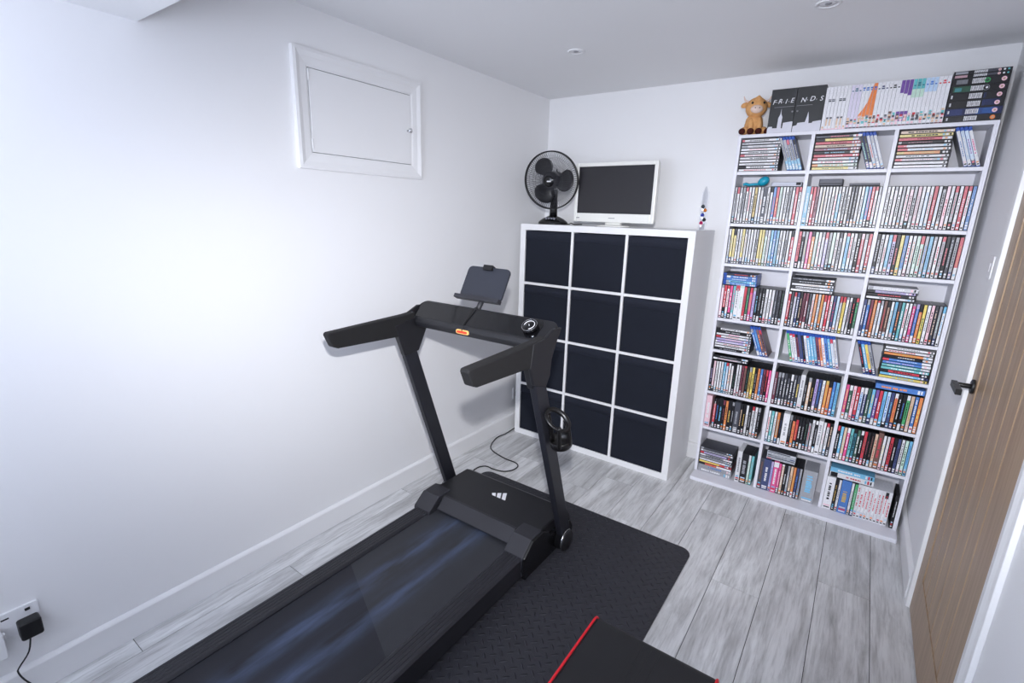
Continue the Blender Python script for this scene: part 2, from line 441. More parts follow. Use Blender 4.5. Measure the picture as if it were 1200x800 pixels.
def build_hatch():
    t = thing('access_hatch', 'white framed access hatch high on the long wall', 'hatch', (0, -1.587, 1.686))
    # local y along wall, z up
    ya, yb, za, zb = -0.343, 0.344, 0.0, 0.454
    w = 0.066; gw = M['gloss_white']
    prof = [(0.0, 0.0), (0.02, 0.0), (0.022, 0.012), (0.015, 0.03), (0.012, w - 0.01), (0.008, w), (0.0, w)]
    b = MB()
    def mitre(p0, p1, inward):   # side of the frame between two outer corners, mitred at 45 degrees
        p0 = Vector(p0); p1 = Vector(p1); d = (p1 - p0).normalized(); inn = Vector(inward)
        n = len(b.v); k = len(prof)
        for end, sgn in ((p0, 1), (p1, -1)):
            for px, pd in prof:
                q = end + d * sgn * pd + inn * pd
                b.v.append((px, q.x, q.y))
        for i in range(k):
            j = (i + 1) % k
            b.face([n + i, n + j, n + k + j, n + k + i], gw)
        b.face([n + i for i in range(k)], gw); b.face([n + k + i for i in range(k)], gw)
    mitre((ya, za), (yb, za), (0, 1)); mitre((yb, za), (yb, zb), (-1, 0)); mitre((yb, zb), (ya, zb), (0, -1)); mitre((ya, zb), (ya, za), (1, 0))
    b.build('frame', t)
    d = MB().box(0.0, 0.011, ya + w + 0.003, yb - w - 0.003, za + w + 0.002, zb - w - 0.003, gw).build('door', t, bevel=0.001)
    MB().box(0.0001, 0.004, ya + w - 0.001, yb - w + 0.001, za + w - 0.001, zb - w + 0.001, M['slot']).build('gap_shade', t)  # dark sheet: shade of the gap round the hatch door put in as colour
    k = MB().lathe([(0, 0), (0.005, 0), (0.005, 0.012), (0.011, 0.018), (0.011, 0.024), (0.006, 0.028), (0, 0.028)], M['chrome'], 20, Matrix.Translation((0.011, yb - w - 0.024, 0.222)) @ Matrix.Rotation(PI / 2, 4, 'Y'))
    k.build('knob', d)['label'] = 'small chrome knob'
    for z in (0.1, 0.36):
        MB().tube([(0.013, ya + w + 0.001, z - 0.02), (0.013, ya + w + 0.001, z + 0.02)], 0.004, M['gloss_white'], 8).build('hinge', d)
build_hatch()

for i, (x, y, lab) in enumerate(((0.648, -0.83, 'small recessed downlight in the ceiling above the cube cabinet'), (1.688, -0.864, 'small recessed downlight in the ceiling before the film shelves'))):
    t = thing('ceiling_downlight', lab, 'downlight', (x, y, H), group='recessed ceiling downlights')
    MB().lathe([(0.03, 0), (0.042, 0), (0.043, -0.003), (0.04, -0.006), (0.03, -0.004), (0.03, 0)], M['gloss_white'], 36).build('rim', t)
    MB().lathe([(0, -0.0005), (0.0295, -0.0005), (0.028, -0.002), (0, -0.001)], M['logo'], 28).build('lens', t)
    MB().lathe([(0, -0.001), (0.012, -0.001), (0.010, -0.004), (0, -0.005)], M['greypaint'], 20).build('bulb', t)

def plate(x, yc, zc, name, label, cat, w=0.147, h=0.086, right=False, th=0.008):
    s = -1 if right else 1
    t = thing(name, label, cat, (x, yc, zc))
    b = MB(); b.prism(rrect(-w / 2, w / 2, -h / 2, h / 2, 0.006), 'x', 0, s * th, M['plug_white']); b.build('faceplate', t, bevel=0.001)
    return t

def build_power():
    # double socket low on the long wall, a black charger and a white adapter plugged in
    sk = plate(0.0, -3.016, 0.272, 'wall_socket', 'white double wall socket with charging ports low on the long wall', 'socket')
    b = MB()
    for dy, dz in ((0.047, 0.028),):
        b.box(0.008, 0.0125, dy - 0.006, dy + 0.006, dz - 0.003, dz + 0.004, M['slot'])
    b.build('switch', sk)
    b = MB()
    for dy in (-0.004, -0.028): b.box(0.0075, 0.0088, dy - 0.009, dy + 0.009, 0.022, 0.027, M['slot'])
    b.build('charging_port', sk)
    c = thing('charger_plug', 'square black charger plugged into the low double socket', 'charger', (0.008, -2.974, 0.249))
    MB().prism(rrect(-0.026, 0.026, -0.029, 0.029, 0.007), 'x', 0.001, 0.04, M['blk_plain']).build('body', c, bevel=0.004)
    pts = [(0.03, -0.006, -0.028), (0.038, -0.018, -0.07), (0.036, -0.045, -0.108), (0.036, -0.05, -0.123), (0.04, -0.04, -0.16), (0.055, -0.01, -0.22), (0.07, 0.0, -0.245)]
    MB().tube(smooth_path(pts), 0.0023, M['cable'], 8).build('cord', c)
    a = thing('plug_adapter', 'white plug adapter at the near end of the low socket', 'adapter', (0.008, -3.062, 0.238))
    MB().prism(rrect(-0.028, 0.028, -0.042, 0.042, 0.006), 'x', 0.0, 0.045, M['plug_white']).build('body', a, bevel=0.003)
    MB().box(0.012, 0.03, 0.028, 0.034, 0.012, 0.03, M['plug_white']).build('latch', a, bevel=0.002)
    # socket behind the cabinet with the treadmill's plug
    s2 = plate(0.0, -0.30, 0.25, 'wall_socket', 'white wall socket in the gap beside the cube cabinet', 'socket', w=0.086)
    p = thing('power_plug', 'black power plug and lead running from the treadmill across the floor', 'power lead', (0.008, -0.300, 0.247))
    MB().prism(rrect(-0.022, 0.022, -0.024, 0.024, 0.008), 'x', 0.001, 0.034, M['blk_plain']).build('plug_body', p, bevel=0.003)
    o = Vector((0.008, -0.300, 0.247))
    pts = [(0.03, -0.312, 0.225), (0.045, -0.32, 0.15), (0.048, -0.33, 0.05), (0.052, -0.36, 0.006), (0.053, -0.385, 0.0045), (0.058, -0.5, 0.0045), (0.05, -0.6, 0.0045), (0.115, -0.745, 0.0045), (0.259, -0.798, 0.0045), (0.353, -0.803, 0.0045),
           (0.396, -0.833, 0.0045), (0.396, -0.895, 0.0045), (0.36, -0.94, 0.0045), (0.30, -0.955, 0.0045), (0.25, -0.952, 0.0045), (0.225, -0.966, 0.0045), (0.21, -1.0, 0.0045), (0.22, -1.06, 0.0045), (0.30, -1.12, 0.012), (0.40, -1.165, 0.03), (0.42, -1.185, 0.035)]
    MB().tube([Vector(q) - o for q in smooth_path(pts, 5)], 0.0038, M['cable'], 8).build('lead', p)
    # light switch beside the door
    sw = plate(W, -0.575, 1.385, 'light_switch', 'white light switch on the wall between the shelves and the door', 'light switch', w=0.086, right=True, th=0.004)
    MB().box(-0.006, -0.004, -0.011, 0.011, -0.016, 0.016, M['plug_white']).build('rocker', sw, bevel=0.001)
build_power()

# ------------------------------------------------------------------ CUBE CABINET AND ITS BOXES
def build_cabinet():
    t = thing('cube_cabinet', 'white cube cabinet of twelve bays standing against the far wall', 'cabinet', (KX, KY, 0))
    m = M['cab_white']; T = 0.038; S = 0.016
    MB().box(0, KW, 0, KD, KH - T, KH, m).build('top_panel', t, bevel=0.0015)
    MB().box(0, KW, 0, KD, 0, T, m).build('bottom_panel', t, bevel=0.0015)
    for x in (0, KW - T): MB().box(x, x + T, 0, KD, T, KH - T, m).build('side_panel', t, bevel=0.001)
    cw = (KW - 2 * T - 2 * S) / 3; ch = (KH - 2 * T - 3 * S) / 4
    for i in (1, 2):
        x = T + i * cw + (i - 1) * S
        MB().box(x, x + S, 0.001, KD, T, KH - T, m).build('divider', t, bevel=0.0008)
    for j in (1, 2, 3):
        z = T + j * ch + (j - 1) * S
        b = MB()
        for i in range(3):
            x = T + i * (cw + S); b.box(x, x + cw, 0.001, KD, z, z + S, m)
        b.build('shelf', t, bevel=0.0008)
    MB().box(T, KW - T, KD - 0.004, KD - 0.001, T, KH - T, m).build('back_panel', t)
    # fabric boxes
    bw, bh, bd = cw - 0.006, ch - 0.006, 0.37
    body = MB(); f = M['fabric']; q = 0.004
    n = 10
    # gently slack front
    body.box(-bw / 2, bw / 2, q, bd, 0, q, f)
    body.box(-bw / 2, -bw / 2 + q, q, bd, q, bh, f); body.box(bw / 2 - q, bw / 2, q, bd, q, bh, f); body.box(-bw / 2, bw / 2, bd, bd + q, 0, bh, f)
    g0 = len(body.v)
    for j in range(n + 1):
        for i in range(n + 1):
            u = i / n; v = j / n
            body.v.append((-bw / 2 + bw * u, 0.0035 * math.sin(PI * u) * math.sin(PI * v), bh * v))
    for j in range(n):
        for i in range(n):
            a = g0 + j * (n + 1) + i
            body.face([a, a + 1, a + n + 2, a + n + 1], f, None, True)
    bme = body.mesh('storage_box_body')
    hem = MB()
    h0 = bh - 0.056
    k = 14; g0 = 0
    for v, (z, dy) in enumerate(((h0, 0.0035), (h0 + 0.002, -0.0012), (bh - 0.002, -0.0015), (bh, 0.001), (bh, 0.006))):
        for i in range(k + 1):
            u = i / k
            hem.v.append((-bw / 2 - 0.001 + (bw + 0.002) * u, dy + 0.0012 * math.sin(PI * u), z + (0.004 * math.sin(PI * u * 1.2 + 0.5) if v < 2 else 0)))
    for v in range(4):
        for i in range(k):
            a = v * (k + 1) + i; hem.face([a, a + 1, a + k + 2, a + k + 1], M['fabric2'], None, True)
    hme = hem.mesh('storage_box_hem')
    rows = ['top', 'second', 'third', 'bottom']; cols = ['wall-side column', 'middle column', 'shelf-side column']
    k = 0
    for r in range(4):
        for c in range(3):
            x = KX + T + c * (cw + S) + cw / 2; z = T + (3 - r) * (ch + S) + 0.0005
            b = thing('storage_box', 'charcoal fabric box in the %s row of the cube cabinet, %s' % (rows[r], cols[c]), 'storage box', (x, KY + 0.007, z), group='fabric boxes in the cube cabinet')
            for nm, me in (('body', bme), ('hem', hme)):
                o = bpy.data.objects.new(nm, me); COL.objects.link(o); o.parent = b
build_cabinet()

# ------------------------------------------------------------------ FILM SHELVES
SH = [1.771, 1.5045, 1.288, 0.979, 0.793, 0.537, 0.310]      # middles of the seven movable shelves
BT = 0.016
DIV = [1.642, 1.970]
ROWZ = [z + BT / 2 for z in SH] + [0.022]                     # standing surface of rows 1..8
COLX = [(MX0 + 0.017, DIV[0] - 0.008), (DIV[0] + 0.008, DIV[1] - 0.008), (DIV[1] + 0.008, MX1 - 0.017)]
def build_shelves():
    t = thing('media_shelf', 'tall white film shelving unit with three columns beside the door', 'shelving unit', (MX0, MY, 0))
    m = M['shelf_white']; D = -MY - 0.0185; w = MX1 - MX0
    MB().box(0, w, 0, D, MH - BT, MH, m).build('top_panel', t, bevel=0.001)
    for x in (0, w - 0.017): MB().box(x, x + 0.017, 0, D, 0.022, MH - BT, m).build('side_panel', t, bevel=0.001)
    for x in DIV: MB().box(x - MX0 - 0.008, x - MX0 + 0.008, 0.001, D, 0.022, MH - BT, m).build('divider', t, bevel=0.0008)
    for r, z in enumerate(SH):
        for c in range(3):
            x0, x1 = COLX[c]
            s = MB().box(x0 - MX0, x1 - MX0, 0.002, D - 0.004, z - BT / 2, z + BT / 2, m).build('shelf', t, bevel=0.0008)
    MB().box(0.017, w - 0.017, D - 0.004, D, 0.022, MH - BT, m).build('back_panel', t)
    b = MB().prism(rrect(0.003, w + 0.001, -0.100, D, 0.006), 'z', 0.0, 0.022, m).build('plinth', t, bevel=0.003)
build_shelves()

PAL = dict(w=(236, 236, 240), g=(205, 206, 212), G=(150, 152, 160), d=(72, 74, 84), k=(24, 24, 30), r=(205, 40, 58), m=(112, 38, 58), o=(236, 132, 66),
           y=(240, 214, 96), Y=(206, 168, 74), e=(60, 170, 96), E=(44, 84, 66), t=(96, 186, 190), c=(104, 184, 226), b=(56, 112, 196), n=(40, 52, 104),
           p=(232, 68, 138), P=(112, 72, 156), l=(176, 162, 212), B=(104, 66, 58), s=(224, 190, 160), i=(196, 226, 208), q=(244, 200, 212), u=(190, 214, 240), T=(30, 100, 120))
NAME = dict(w='white', g='pale grey', G='grey', d='dark grey', k='black', r='red', m='maroon', o='orange', y='yellow', Y='mustard', e='green', E='dark green', t='teal',
            c='light blue', b='blue', n='navy', p='pink', P='purple', l='lilac', B='brown', s='beige', i='mint', q='pale pink', u='pale blue', T='petrol blue')
def pc(ch, k=1.0):
    c = PAL[ch]; return tuple(min(1.0, lin(v / 255) * k) for v in c)
ORD = 'first second third fourth fifth sixth seventh eighth ninth tenth eleventh twelfth thirteenth fourteenth fifteenth sixteenth seventeenth eighteenth nineteenth twentieth twenty-first twenty-second twenty-third twenty-fourth twenty-fifth twenty-sixth twenty-seventh twenty-eighth twenty-ninth thirtieth thirty-first thirty-second thirty-third thirty-fourth thirty-fifth thirty-sixth'.split()
ROWN = ['top shelf', 'second shelf down', 'third shelf down', 'fourth shelf down', 'fifth shelf down', 'sixth shelf down', 'seventh shelf down', 'bottom shelf']
COLN = ['cabinet-side column', 'middle column', 'door-side column']

def case_mesh(name, w, h, d, spec, kind, r, glare_wash=0.0):
    """a film case: chamfered plastic shell, printed sleeve on the spine with title marks, logos and badge"""
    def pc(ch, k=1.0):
        c = PAL[ch]; m_ = glare_wash if ch not in 'kd' else glare_wash * .25
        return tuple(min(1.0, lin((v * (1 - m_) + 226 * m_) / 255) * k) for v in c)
    b = MB(); pm = M['print']
    base = spec[0]; acc = spec[1] if len(spec) > 1 else base; low = spec[2] if len(spec) > 2 else None
    shell = {'blu': rgb(30, 78, 170), 'game': rgb(225, 225, 230), 'cd': rgb(190, 196, 205), 'box': pc(base)}.get(kind, rgb(20, 20, 23))
    ch = 0.0018 if kind != 'box' else 0.0006
    hw = w / 2 - 0.0001
    poly = [(-hw + ch, 0), (hw - ch, 0), (hw, ch), (hw, d), (-hw, d), (-hw, ch)]
    n = len(b.v); k = len(poly)
    b.v += [(p[0], p[1], 0) for p in poly] + [(p[0], p[1], h) for p in poly]
    b.face([n + i for i in range(k)][::-1], pm, shell); b.face([n + k + i for i in range(k)], pm, shell)
    for i in range(k):
        j = (i + 1) % k
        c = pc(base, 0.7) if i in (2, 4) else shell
        b.face([n + i, n + j, n + k + j, n + k + i], pm, c)
    ins = (0.0023 if base in 'wgGdk' else 0.0017) if kind not in ('box', 'blu', 'game') else 0.0008
    iw = hw - ins; z0, z1 = 0.003, h - 0.003
    if kind == 'blu': z1 = h - 0.016
    if kind == 'cd': ins = 0.0008
    jit = 0.9 + 0.2 * r.random()
    def q(xa, xb, za, zb, lift, c):
        b.quad([(xa, -lift, za), (xb, -lift, za), (xb, -lift, zb), (xa, -lift, zb)], pm, tuple(min(1, v * jit) for v in c))
    q(-iw, iw, z0, z1, 0.0003, pc(base))
    H_ = z1 - z0
    if low: q(-iw, iw, z0, z0 + H_ * r.uniform(0.25, 0.45), 0.0004, pc(low))
    elif r.random() < 0.45 and kind != 'box': q(-iw, iw, z0 + H_ * 0.0, z0 + H_ * 0.18, 0.0004, pc(r.choice('kwgdwn')) if base not in 'w' else pc(r.choice('wgquu')))
    if r.random() < 0.3: q(-iw, iw, z1 - H_ * r.uniform(0.05, 0.2), z1, 0.0004, pc(r.choice([acc, 'k', 'w', 'r', 'G'])))
    # logo strip and classification badge at the foot
    if kind != 'cd':
        lc = pc('k') if base in 'wgyicqul' else pc('w')
        q(-iw * 0.7, iw * 0.7, z0 + H_ * 0.03, z0 + H_ * 0.065, 0.0006, lc)
        q(-iw * 0.75, iw * 0.75, z0 + H_ * 0.085, z0 + H_ * 0.13, 0.0006, pc(r.choice('rowqwcw')))
        if r.random() < 0.6: q(-iw * 0.7, iw * 0.7, z0 + H_ * 0.15, z0 + H_ * 0.19, 0.0006, pc(r.choice('cwuwg')))
    # title marks
    tc = acc if acc != base else ('G' if base in 'wg' else ('w' if base not in 'wgycui' else 'd'))
    z = z0 + H_ * r.uniform(0.26, 0.36); end = z0 + H_ * r.uniform(0.66, 0.9); tw = iw * r.uniform(0.3, 0.5)
    while z < end:
        l = H_ * r.uniform(0.02, 0.06)
        q(-tw, tw * r.uniform(0.7, 1), z, min(z + l, z1 - 0.002), 0.0006, pc(tc)); z += l + H_ * r.uniform(0.006, 0.016)
        if r.random() < 0.12: z += H_ * 0.03
    if acc != base and r.random() < 0.35 and base != 'w':
        pass
    return b.mesh(name)

# every case: (kind, spec, w, h, row, col, x, z, rot, label, group)
CASES = []
def tok(t):
    """'wk' or 'wk*22' (thickness in mm)"""
    if '*' in t: a, n = t.split('*'); return a, float(n) / 1000
    return t, None
def describe(spec, kind):
    noun = {'dvd': 'DVD', 'blu': 'Blu-ray', 'box': 'boxed set', 'game': 'game case', 'cd': 'CD', 'tv': 'series DVD'}[kind]
    a = NAME[spec[0]]
    if len(spec) > 1 and spec[1] != spec[0]: return '%s %s with %s title' % (a, noun, NAME[spec[1]])
    return 'plain %s %s' % (a, noun)
DIM = {'dvd': (0.0145, 0.190), 'blu': (0.0128, 0.1705), 'box': (0.022, 0.192), 'game': (0.0145, 0.190), 'cd': (0.0102, 0.142), 'tv': (0.0146, 0.190)}
DEPTH = 0.138
def kind_of(kind, w):
    return 'box' if (kind == 'dvd' and w and w >= 0.0175) else kind
def stand(row, col, toks, kind='dvd', x=None, z=None, fill=None, end=None):
    """upright row from the cabinet side; spread to end when given"""
    toks = toks.split()
    x0 = x if x is not None else COLX[col][0] + 0.001
    its = []
    for t in toks:
        s, w = tok(t); k = kind_of(kind, w); its.append((s, k, w or DIM[k][0]))
    tot = sum(i[2] for i in its); avail = (end if end is not None else COLX[col][1] - 0.001) - x0
    scale = avail / tot if (fill or tot > avail) else 1.0
    scale = max(0.86, min(1.07, scale))
    for i, (s, k, w) in enumerate(its):
        w *= scale
        zz = z if z is not None else ROWZ[row] + 0.0003
        h = DIM[k][1] * (1 + (rnd.random() - 0.5) * 0.006 if k != 'box' else rnd.choice((0.99, 1.0, 1.02)))
        lab = '%s, %s from cabinet side, %s, %s' % (describe(s, k), ORD[i], COLN[col], ROWN[row])
        CASES.append(dict(kind=k, spec=s, w=w, h=h, loc=(x0 + w / 2, MY + 0.003 + rnd.random() * 0.004, zz), rot=0.0, label=lab, group='cases standing in the %s of the %s' % (COLN[col], ROWN[row])))
        x0 += w
    return x0
def lean(row, col, toks, x, ang, kind='blu', z=None):
    th = math.radians(ang); toks = toks.split()
    for i, t in enumerate(toks):
        s, w = tok(t); w = w or DIM[kind][0]; h = DIM[kind][1]
        cw = w / math.cos(th)
        # local bottom centre: the lower cabinet-side corner rests on the shelf
        zz = (ROWZ[row] if z is None else z) + 0.0004 + math.sin(th) * w / 2
        lab = '%s, %s leaning one, %s, %s' % (describe(s, kind), ORD[i], COLN[col], ROWN[row])
        CASES.append(dict(kind=kind, spec=s, w=w, h=h, loc=(x + cw / 2, MY + 0.004, zz), rot=-th, label=lab, group='cases leaning in the %s of the %s' % (COLN[col], ROWN[row])))
        x += cw
    return x
def stack(row, col, toks, xr=None, z=None, kind='dvd', ontop=False):
    """flat pile, listed from the bottom; xr = door-side end of the pile"""
    toks = toks.split(); zz = (ROWZ[row] if z is None else z) + 0.0004
    for i, t in enumerate(toks):
        s, w = tok(t); k = kind_of(kind, w); w = w or DIM[k][0]; h = DIM[k][1]
        xx = (xr if xr is not None else COLX[col][0] + 0.004 + h) + rnd.uniform(-0.0015, 0.0015)
        lab = '%s, %s up flat pile, %s, %s' % (describe(s, k), ORD[i], COLN[col], ROWN[row])
        CASES.append(dict(kind=k, spec=s, w=w, h=h, loc=(xx, MY + 0.003 + rnd.random() * 0.003, zz + w / 2), rot=-PI / 2, label=lab, group='flat pile in the %s of the %s' % (COLN[col], ROWN[row])))
        zz += w
    return zz

# row 1
stack(0, 0, 'wr wk wG w wk wr wk wr wG Gw wk'); lean(0, 0, 'Gdc Gdc Gdc Gdc dGc', COLX[0][0] + 0.236, 20)
stack(0, 1, 'yE io wr ws rw kc mc sk rk yo dr'); lean(0, 1, 'kt kE gr Gu gw', COLX[1][0] + 0.232, 20)
stack(0, 2, 'wq wg Gq wk oY wc gw km rk yk sk'); lean(0, 2, 'wb uw uP wp', COLX[2][0] + 0.250, 20)
# row 2
stand(1, 0, 'Gk wG wk Gk wk wr wk Yk wG wo dw*18 wk wG br ry iG wG wk Gk wG rw wk', fill=True)
stand(1, 1, 'cw*20 wk rw mk wG wY ws wG wk wr cw wk Gd wk dG dG wG wd cw br rw wr wG', fill=True)
stand(1, 2, 'wd wk wq wk Gw wr qk Gk qG wG uw wr rq wu Gk qr wk Gr wm rq wr bw', fill=True)
# row 3
stand(2, 0, 'Gw yG ys wk wG yG ws wG wG w Gk ys yw iG wG cw bw cG wk w Gk wg rw', fill=True)
stand(2, 1, 'rk kG GY pw ow iw wr w lw Gd iw wm Gd wu cb wr wk kw rq wG rw', fill=True)
stand(2, 2, 'kG gk wr cu lk krk yY bG wr wo iE ir Gb cb Gw wr Gm krk dG Gd row', fill=True)
# row 4
stand(3, 0, 'qw rwk wr pw tp w*20 wi*20 rm Ee pY lP kc kG kw w wG wq dG dk kE', fill=True)
stack(3, 0, 'bu ck bu bw kr', z=ROWZ[3] + 0.1925, kind='blu')
stand(3, 1, 'rw dG wl nw ks mk mw dG wr os wG oY wG rqr wr nr ut wG yYy wG Gm krk Ee', fill=True)
stack(3, 1, 'w wk ws kG dG', z=ROWZ[3] + 0.1925)
stand(3, 2, 'nw bw mr os w wu Br Bs wt cG do tw wr wk pw bl os yE w*16 qk ds Gi wc', fill=True)
stack(3, 2, 'wk kr lG gw*18', z=ROWZ[3] + 0.1925)
# row 5
stack(4, 0, 'kG wk wr lw lq wr wp kw wk'); lean(4, 0, 'bw bc Bo Bk', COLX[0][0] + 0.235, 21)
lean(4, 1, 'ew w w mk nd kd w cw cw cu mk oB wr bk cw wu w', COLX[1][0] + 0.058, 14)
lean(4, 2, 'krk cw yo Gd', COLX[2][0] + 0.056, 17)
stack(4, 2, 'yc cw rk tw tw bl bu kw oY wr wG', xr=COLX[2][1] - 0.004)
# row 6
stand(5, 0, 'kl qw w wg w cw uw wo ws kE wG w mk Bm kE Yk yk kG oB bw mk kr pq', fill=True)
stack(5, 0, 'Gq kG', z=ROWZ[5] + 0.1965)
stand(5, 1, 'mG dG dw dw dw dw dw dy w*20 kG sw kY lP nb wG oY os bc cb', fill=True)
stand(5, 2, 'py Ew qr rw ub nw Ew cy Pw rw cb ub nc or kw kb ek sY bw oy', fill=True)
stack(5, 2, 'bo*26', xr=COLX[2][1] - 0.004, z=ROWZ[5] + 0.1965)
# row 7
xe = stand(6, 0, 'qw*32')
stand(6, 0, 'rw kb kc*18 km ok kY*18 kG dG*28 ks kY w kG wk w kG', x=xe + 0.012, fill=True)
stand(6, 1, 'wr tw w ot kn w*30 kG or rok kw kG kE Gr w kG w*20 wq wG ds', fill=True)
stand(6, 2, 'kw cw si pw tk Tk Ew kw rB km kB sr Br*20 wy wq rk kw nk wk iE cb', fill=True)
# row 8
stack(7, 0, 'Gw*26 Gb*20 row yor wl Gd Gkw lG Gd dk')
stand(7, 0, 'w*24 kG*36 iw tG*16', x=COLX[0][0] + 0.216)
xe = stand(7, 1, 'dB*20 nw*36 lb pw*26 pq sw kw Gw sk oY nb Gb')
stack(7, 1, 'Gw dk Gk Gw dk', kind='cd', z=ROWZ[7] + 0.1965, xr=COLX[1][0] + 0.17)
stand(7, 1, 'Gc*66', x=xe + 0.006)
xe = stand(7, 2, 'wk*40 kY w bY*42 wG eG', kind='dvd')
stand(7, 2, 'wr wr wr wr wr wr wr wr wr wr', kind='game', x=xe)
stand(7, 2, 'kw', x=COLX[2][1] - 0.0155)
stack(7, 2, 'wr*27 cw*25', z=ROWZ[7] + 0.1965, xr=COLX[2][0] + 0.2)
# row on top of the unit: series in white sleeves
x = 1.6655
def top_series():
    global x
    groups = [('wk', 7), ('lt', 3), ('os', 4), ('wb', 3), ('wd', 3), ('wP', 3), ('wt', 3), ('uc', 3), ('wr', 3)]
    n = sum(g[1] for g in groups); w = (2.122 - 1.6655) / n; i = 0
    for spec, k in groups:
        for j in range(k):
            lab = '%s, %s after the black boxed pair, shelving top' % (describe(spec, 'tv'), ORD[i])
            CASES.append(dict(kind='tv', spec=spec, w=w, h=0.189, loc=(x + w / 2, MY + 0.004, MH + 0.0004), rot=0, label=lab, group='white series cases on top of the shelving', tv=(spec, j, k)))
            x += w; i += 1
top_series()

def tv_mesh(name, w, h, d, spec, j, k, r):
    b = MB(); pm = M['print']; hw = w / 2 - 0.0003; sh = rgb(225, 225, 232)
    b.box(-hw, hw, 0, d, 0, h, pm, sh)
    def q(xa, xb, za, zb, lift, c):
        b.quad([(xa, -lift, za), (xb, -lift, za), (xb, -lift, zb), (xa, -lift, zb)], pm, c)
    iw = hw - 0.0005; base, acc = spec
    q(-iw, iw, 0.001, h - 0.001, 0.0002, rgb(222, 216, 234) if base == 'l' else pc('w', 0.97))
    if base == 'u': q(-iw, iw, h * 0.7, h - 0.001, 0.0003, pc('u'))
    if base == 'o':      # orange sweep rising from case to case
        lo = [0.26, 0.26, 0.26, 0.22][j]; hi = [0.42, 0.58, 0.995, 0.995][j]; pv = [0.3, 0.42, 0.6, 0.995][j]
        b.quad([(-iw, -0.0004, h * lo), (iw, -0.0004, h * lo), (iw, -0.0004, h * hi), (-iw, -0.0004, h * pv)], pm, pc('o'))
    if acc == 'P': q(-iw, iw, h * [0.72, 0.7, 0.66][j], h - 0.001, 0.0003, pc('P')); q(-iw, iw, h * 0.1, h * 0.32, 0.0003, pc('P'))
    if acc == 't' and base == 'w': q(-iw, iw, h * 0.78, h - 0.001, 0.0003, pc('t')); q(-iw, iw, h * 0.6, h * 0.78, 0.0003, pc('i'))
    # two small rows of lettering marks across the group
    if spec == 'wk':
        if j in (1, 2, 4, 5):
            for z, l in ((0.66, 0.03), (0.70, 0.02)): q(-iw, iw * 0.8, h * z, h * (z + l), 0.0005, pc('d'))
            q(-iw * 0.7, iw * 0.7, h * 0.26, h * 0.30, 0.0005, pc('d')); q(-iw * 0.7, iw * 0.2, h * 0.1, h * 0.26, 0.0005, pc('s'))
    else:
        c = pc({'t': 'T', 's': 'b', 'b': 'n', 'd': 'k', 'P': 'P', 'c': 'b', 'r': 'r'}[acc])
        q(-iw * (0.9 if j == 1 else 0.5), iw * (0.9 if j == 1 else 0.5), h * 0.845, h * 0.872, 0.0006, c)
        if j == 1 or k == 4: q(-iw * 0.7, iw * 0.7, h * 0.885, h * 0.92, 0.0006, c)
        zt = r.uniform(0.2, 0.3); z = 0.1
        while z < zt:
            l = r.uniform(0.02, 0.05); q(-iw * r.uniform(0.5, 1), iw * r.uniform(0.5, 1), h * z, h * (z + l), 0.0005, pc(r.choice('sBdGqsrt'))); z += l
    q(-iw, iw, 0.001, h * 0.03, 0.0006, pc(r.choice('kdm')) if spec != 'wk' else pc('q'))
    q(-iw * 0.6, iw * 0.6, h * 0.04, h * 0.085, 0.0007, pc(r.choice('qsw')))
    return b.mesh(name)

KN = {'dvd': 'dvd_case', 'blu': 'bluray_case', 'box': 'dvd_box_set', 'game': 'game_case', 'cd': 'cd_case', 'tv': 'series_dvd'}
CN = {'dvd': 'DVD', 'blu': 'Blu-ray', 'box': 'DVD box set', 'game': 'game', 'cd': 'CD', 'tv': 'DVD'}
CAM = Vector((1.953, -3.1644, 1.5322))
def place_cases():
    # the largest 300 of the plain film cases in view become objects of their own, the remainder one object
    def view_size(c):
        s = Vector(c['loc']) + Vector((0, 0, c['h'] / 2 if abs(c['rot']) < 1 else 0)); d = s - CAM
        return c['w'] * c['h'] * abs(d.y) / d.length ** 3
    dv = sorted((c for c in CASES if c['kind'] == 'dvd'), key=view_size, reverse=True)
    rest = dv[300:]; rest_ids = {id(c) for c in rest}
    print('CASES', {k: sum(c['kind'] == k for c in CASES) for k in KN}, 'rest', len(rest))
    seen = {}; bulk = []
    for c in CASES:
        r = random.Random(hash((round(c['loc'][0], 4), round(c['loc'][2], 4))) & 0xffff)
        nm = KN[c['kind']]
        if 'tv' in c: me = tv_mesh(nm, c['w'], c['h'], DEPTH, *c['tv'], r)
        else: me = case_mesh(nm, c['w'], c['h'], DEPTH, c['spec'], c['kind'], r, 0.42 if c['loc'][2] > ROWZ[2] - 0.01 else 0.16)  # print paled, most on the upper rows: flash glare put into the colours
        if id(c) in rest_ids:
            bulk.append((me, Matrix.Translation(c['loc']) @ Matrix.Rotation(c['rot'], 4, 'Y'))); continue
        o = bpy.data.objects.new(nm, me); COL.objects.link(o)
        o.location = c['loc']; o.rotation_euler = (0, c['rot'], 0)
        tag(o, c['label'], CN[c['kind']], c['group'])
    if bulk:
        bm = bmesh.new()
        for me, mx in bulk:
            me.transform(mx); bm.from_mesh(me)
        me = bpy.data.meshes.new('dvd_cases'); bm.to_mesh(me); bm.free(); me.materials.append(M['print'])
        o = bpy.data.objects.new('dvd_cases', me); COL.objects.link(o); o['kind'] = 'stuff'
        tag(o, 'remaining film cases scattered among the others on the white shelving', 'DVDs')
place_cases()

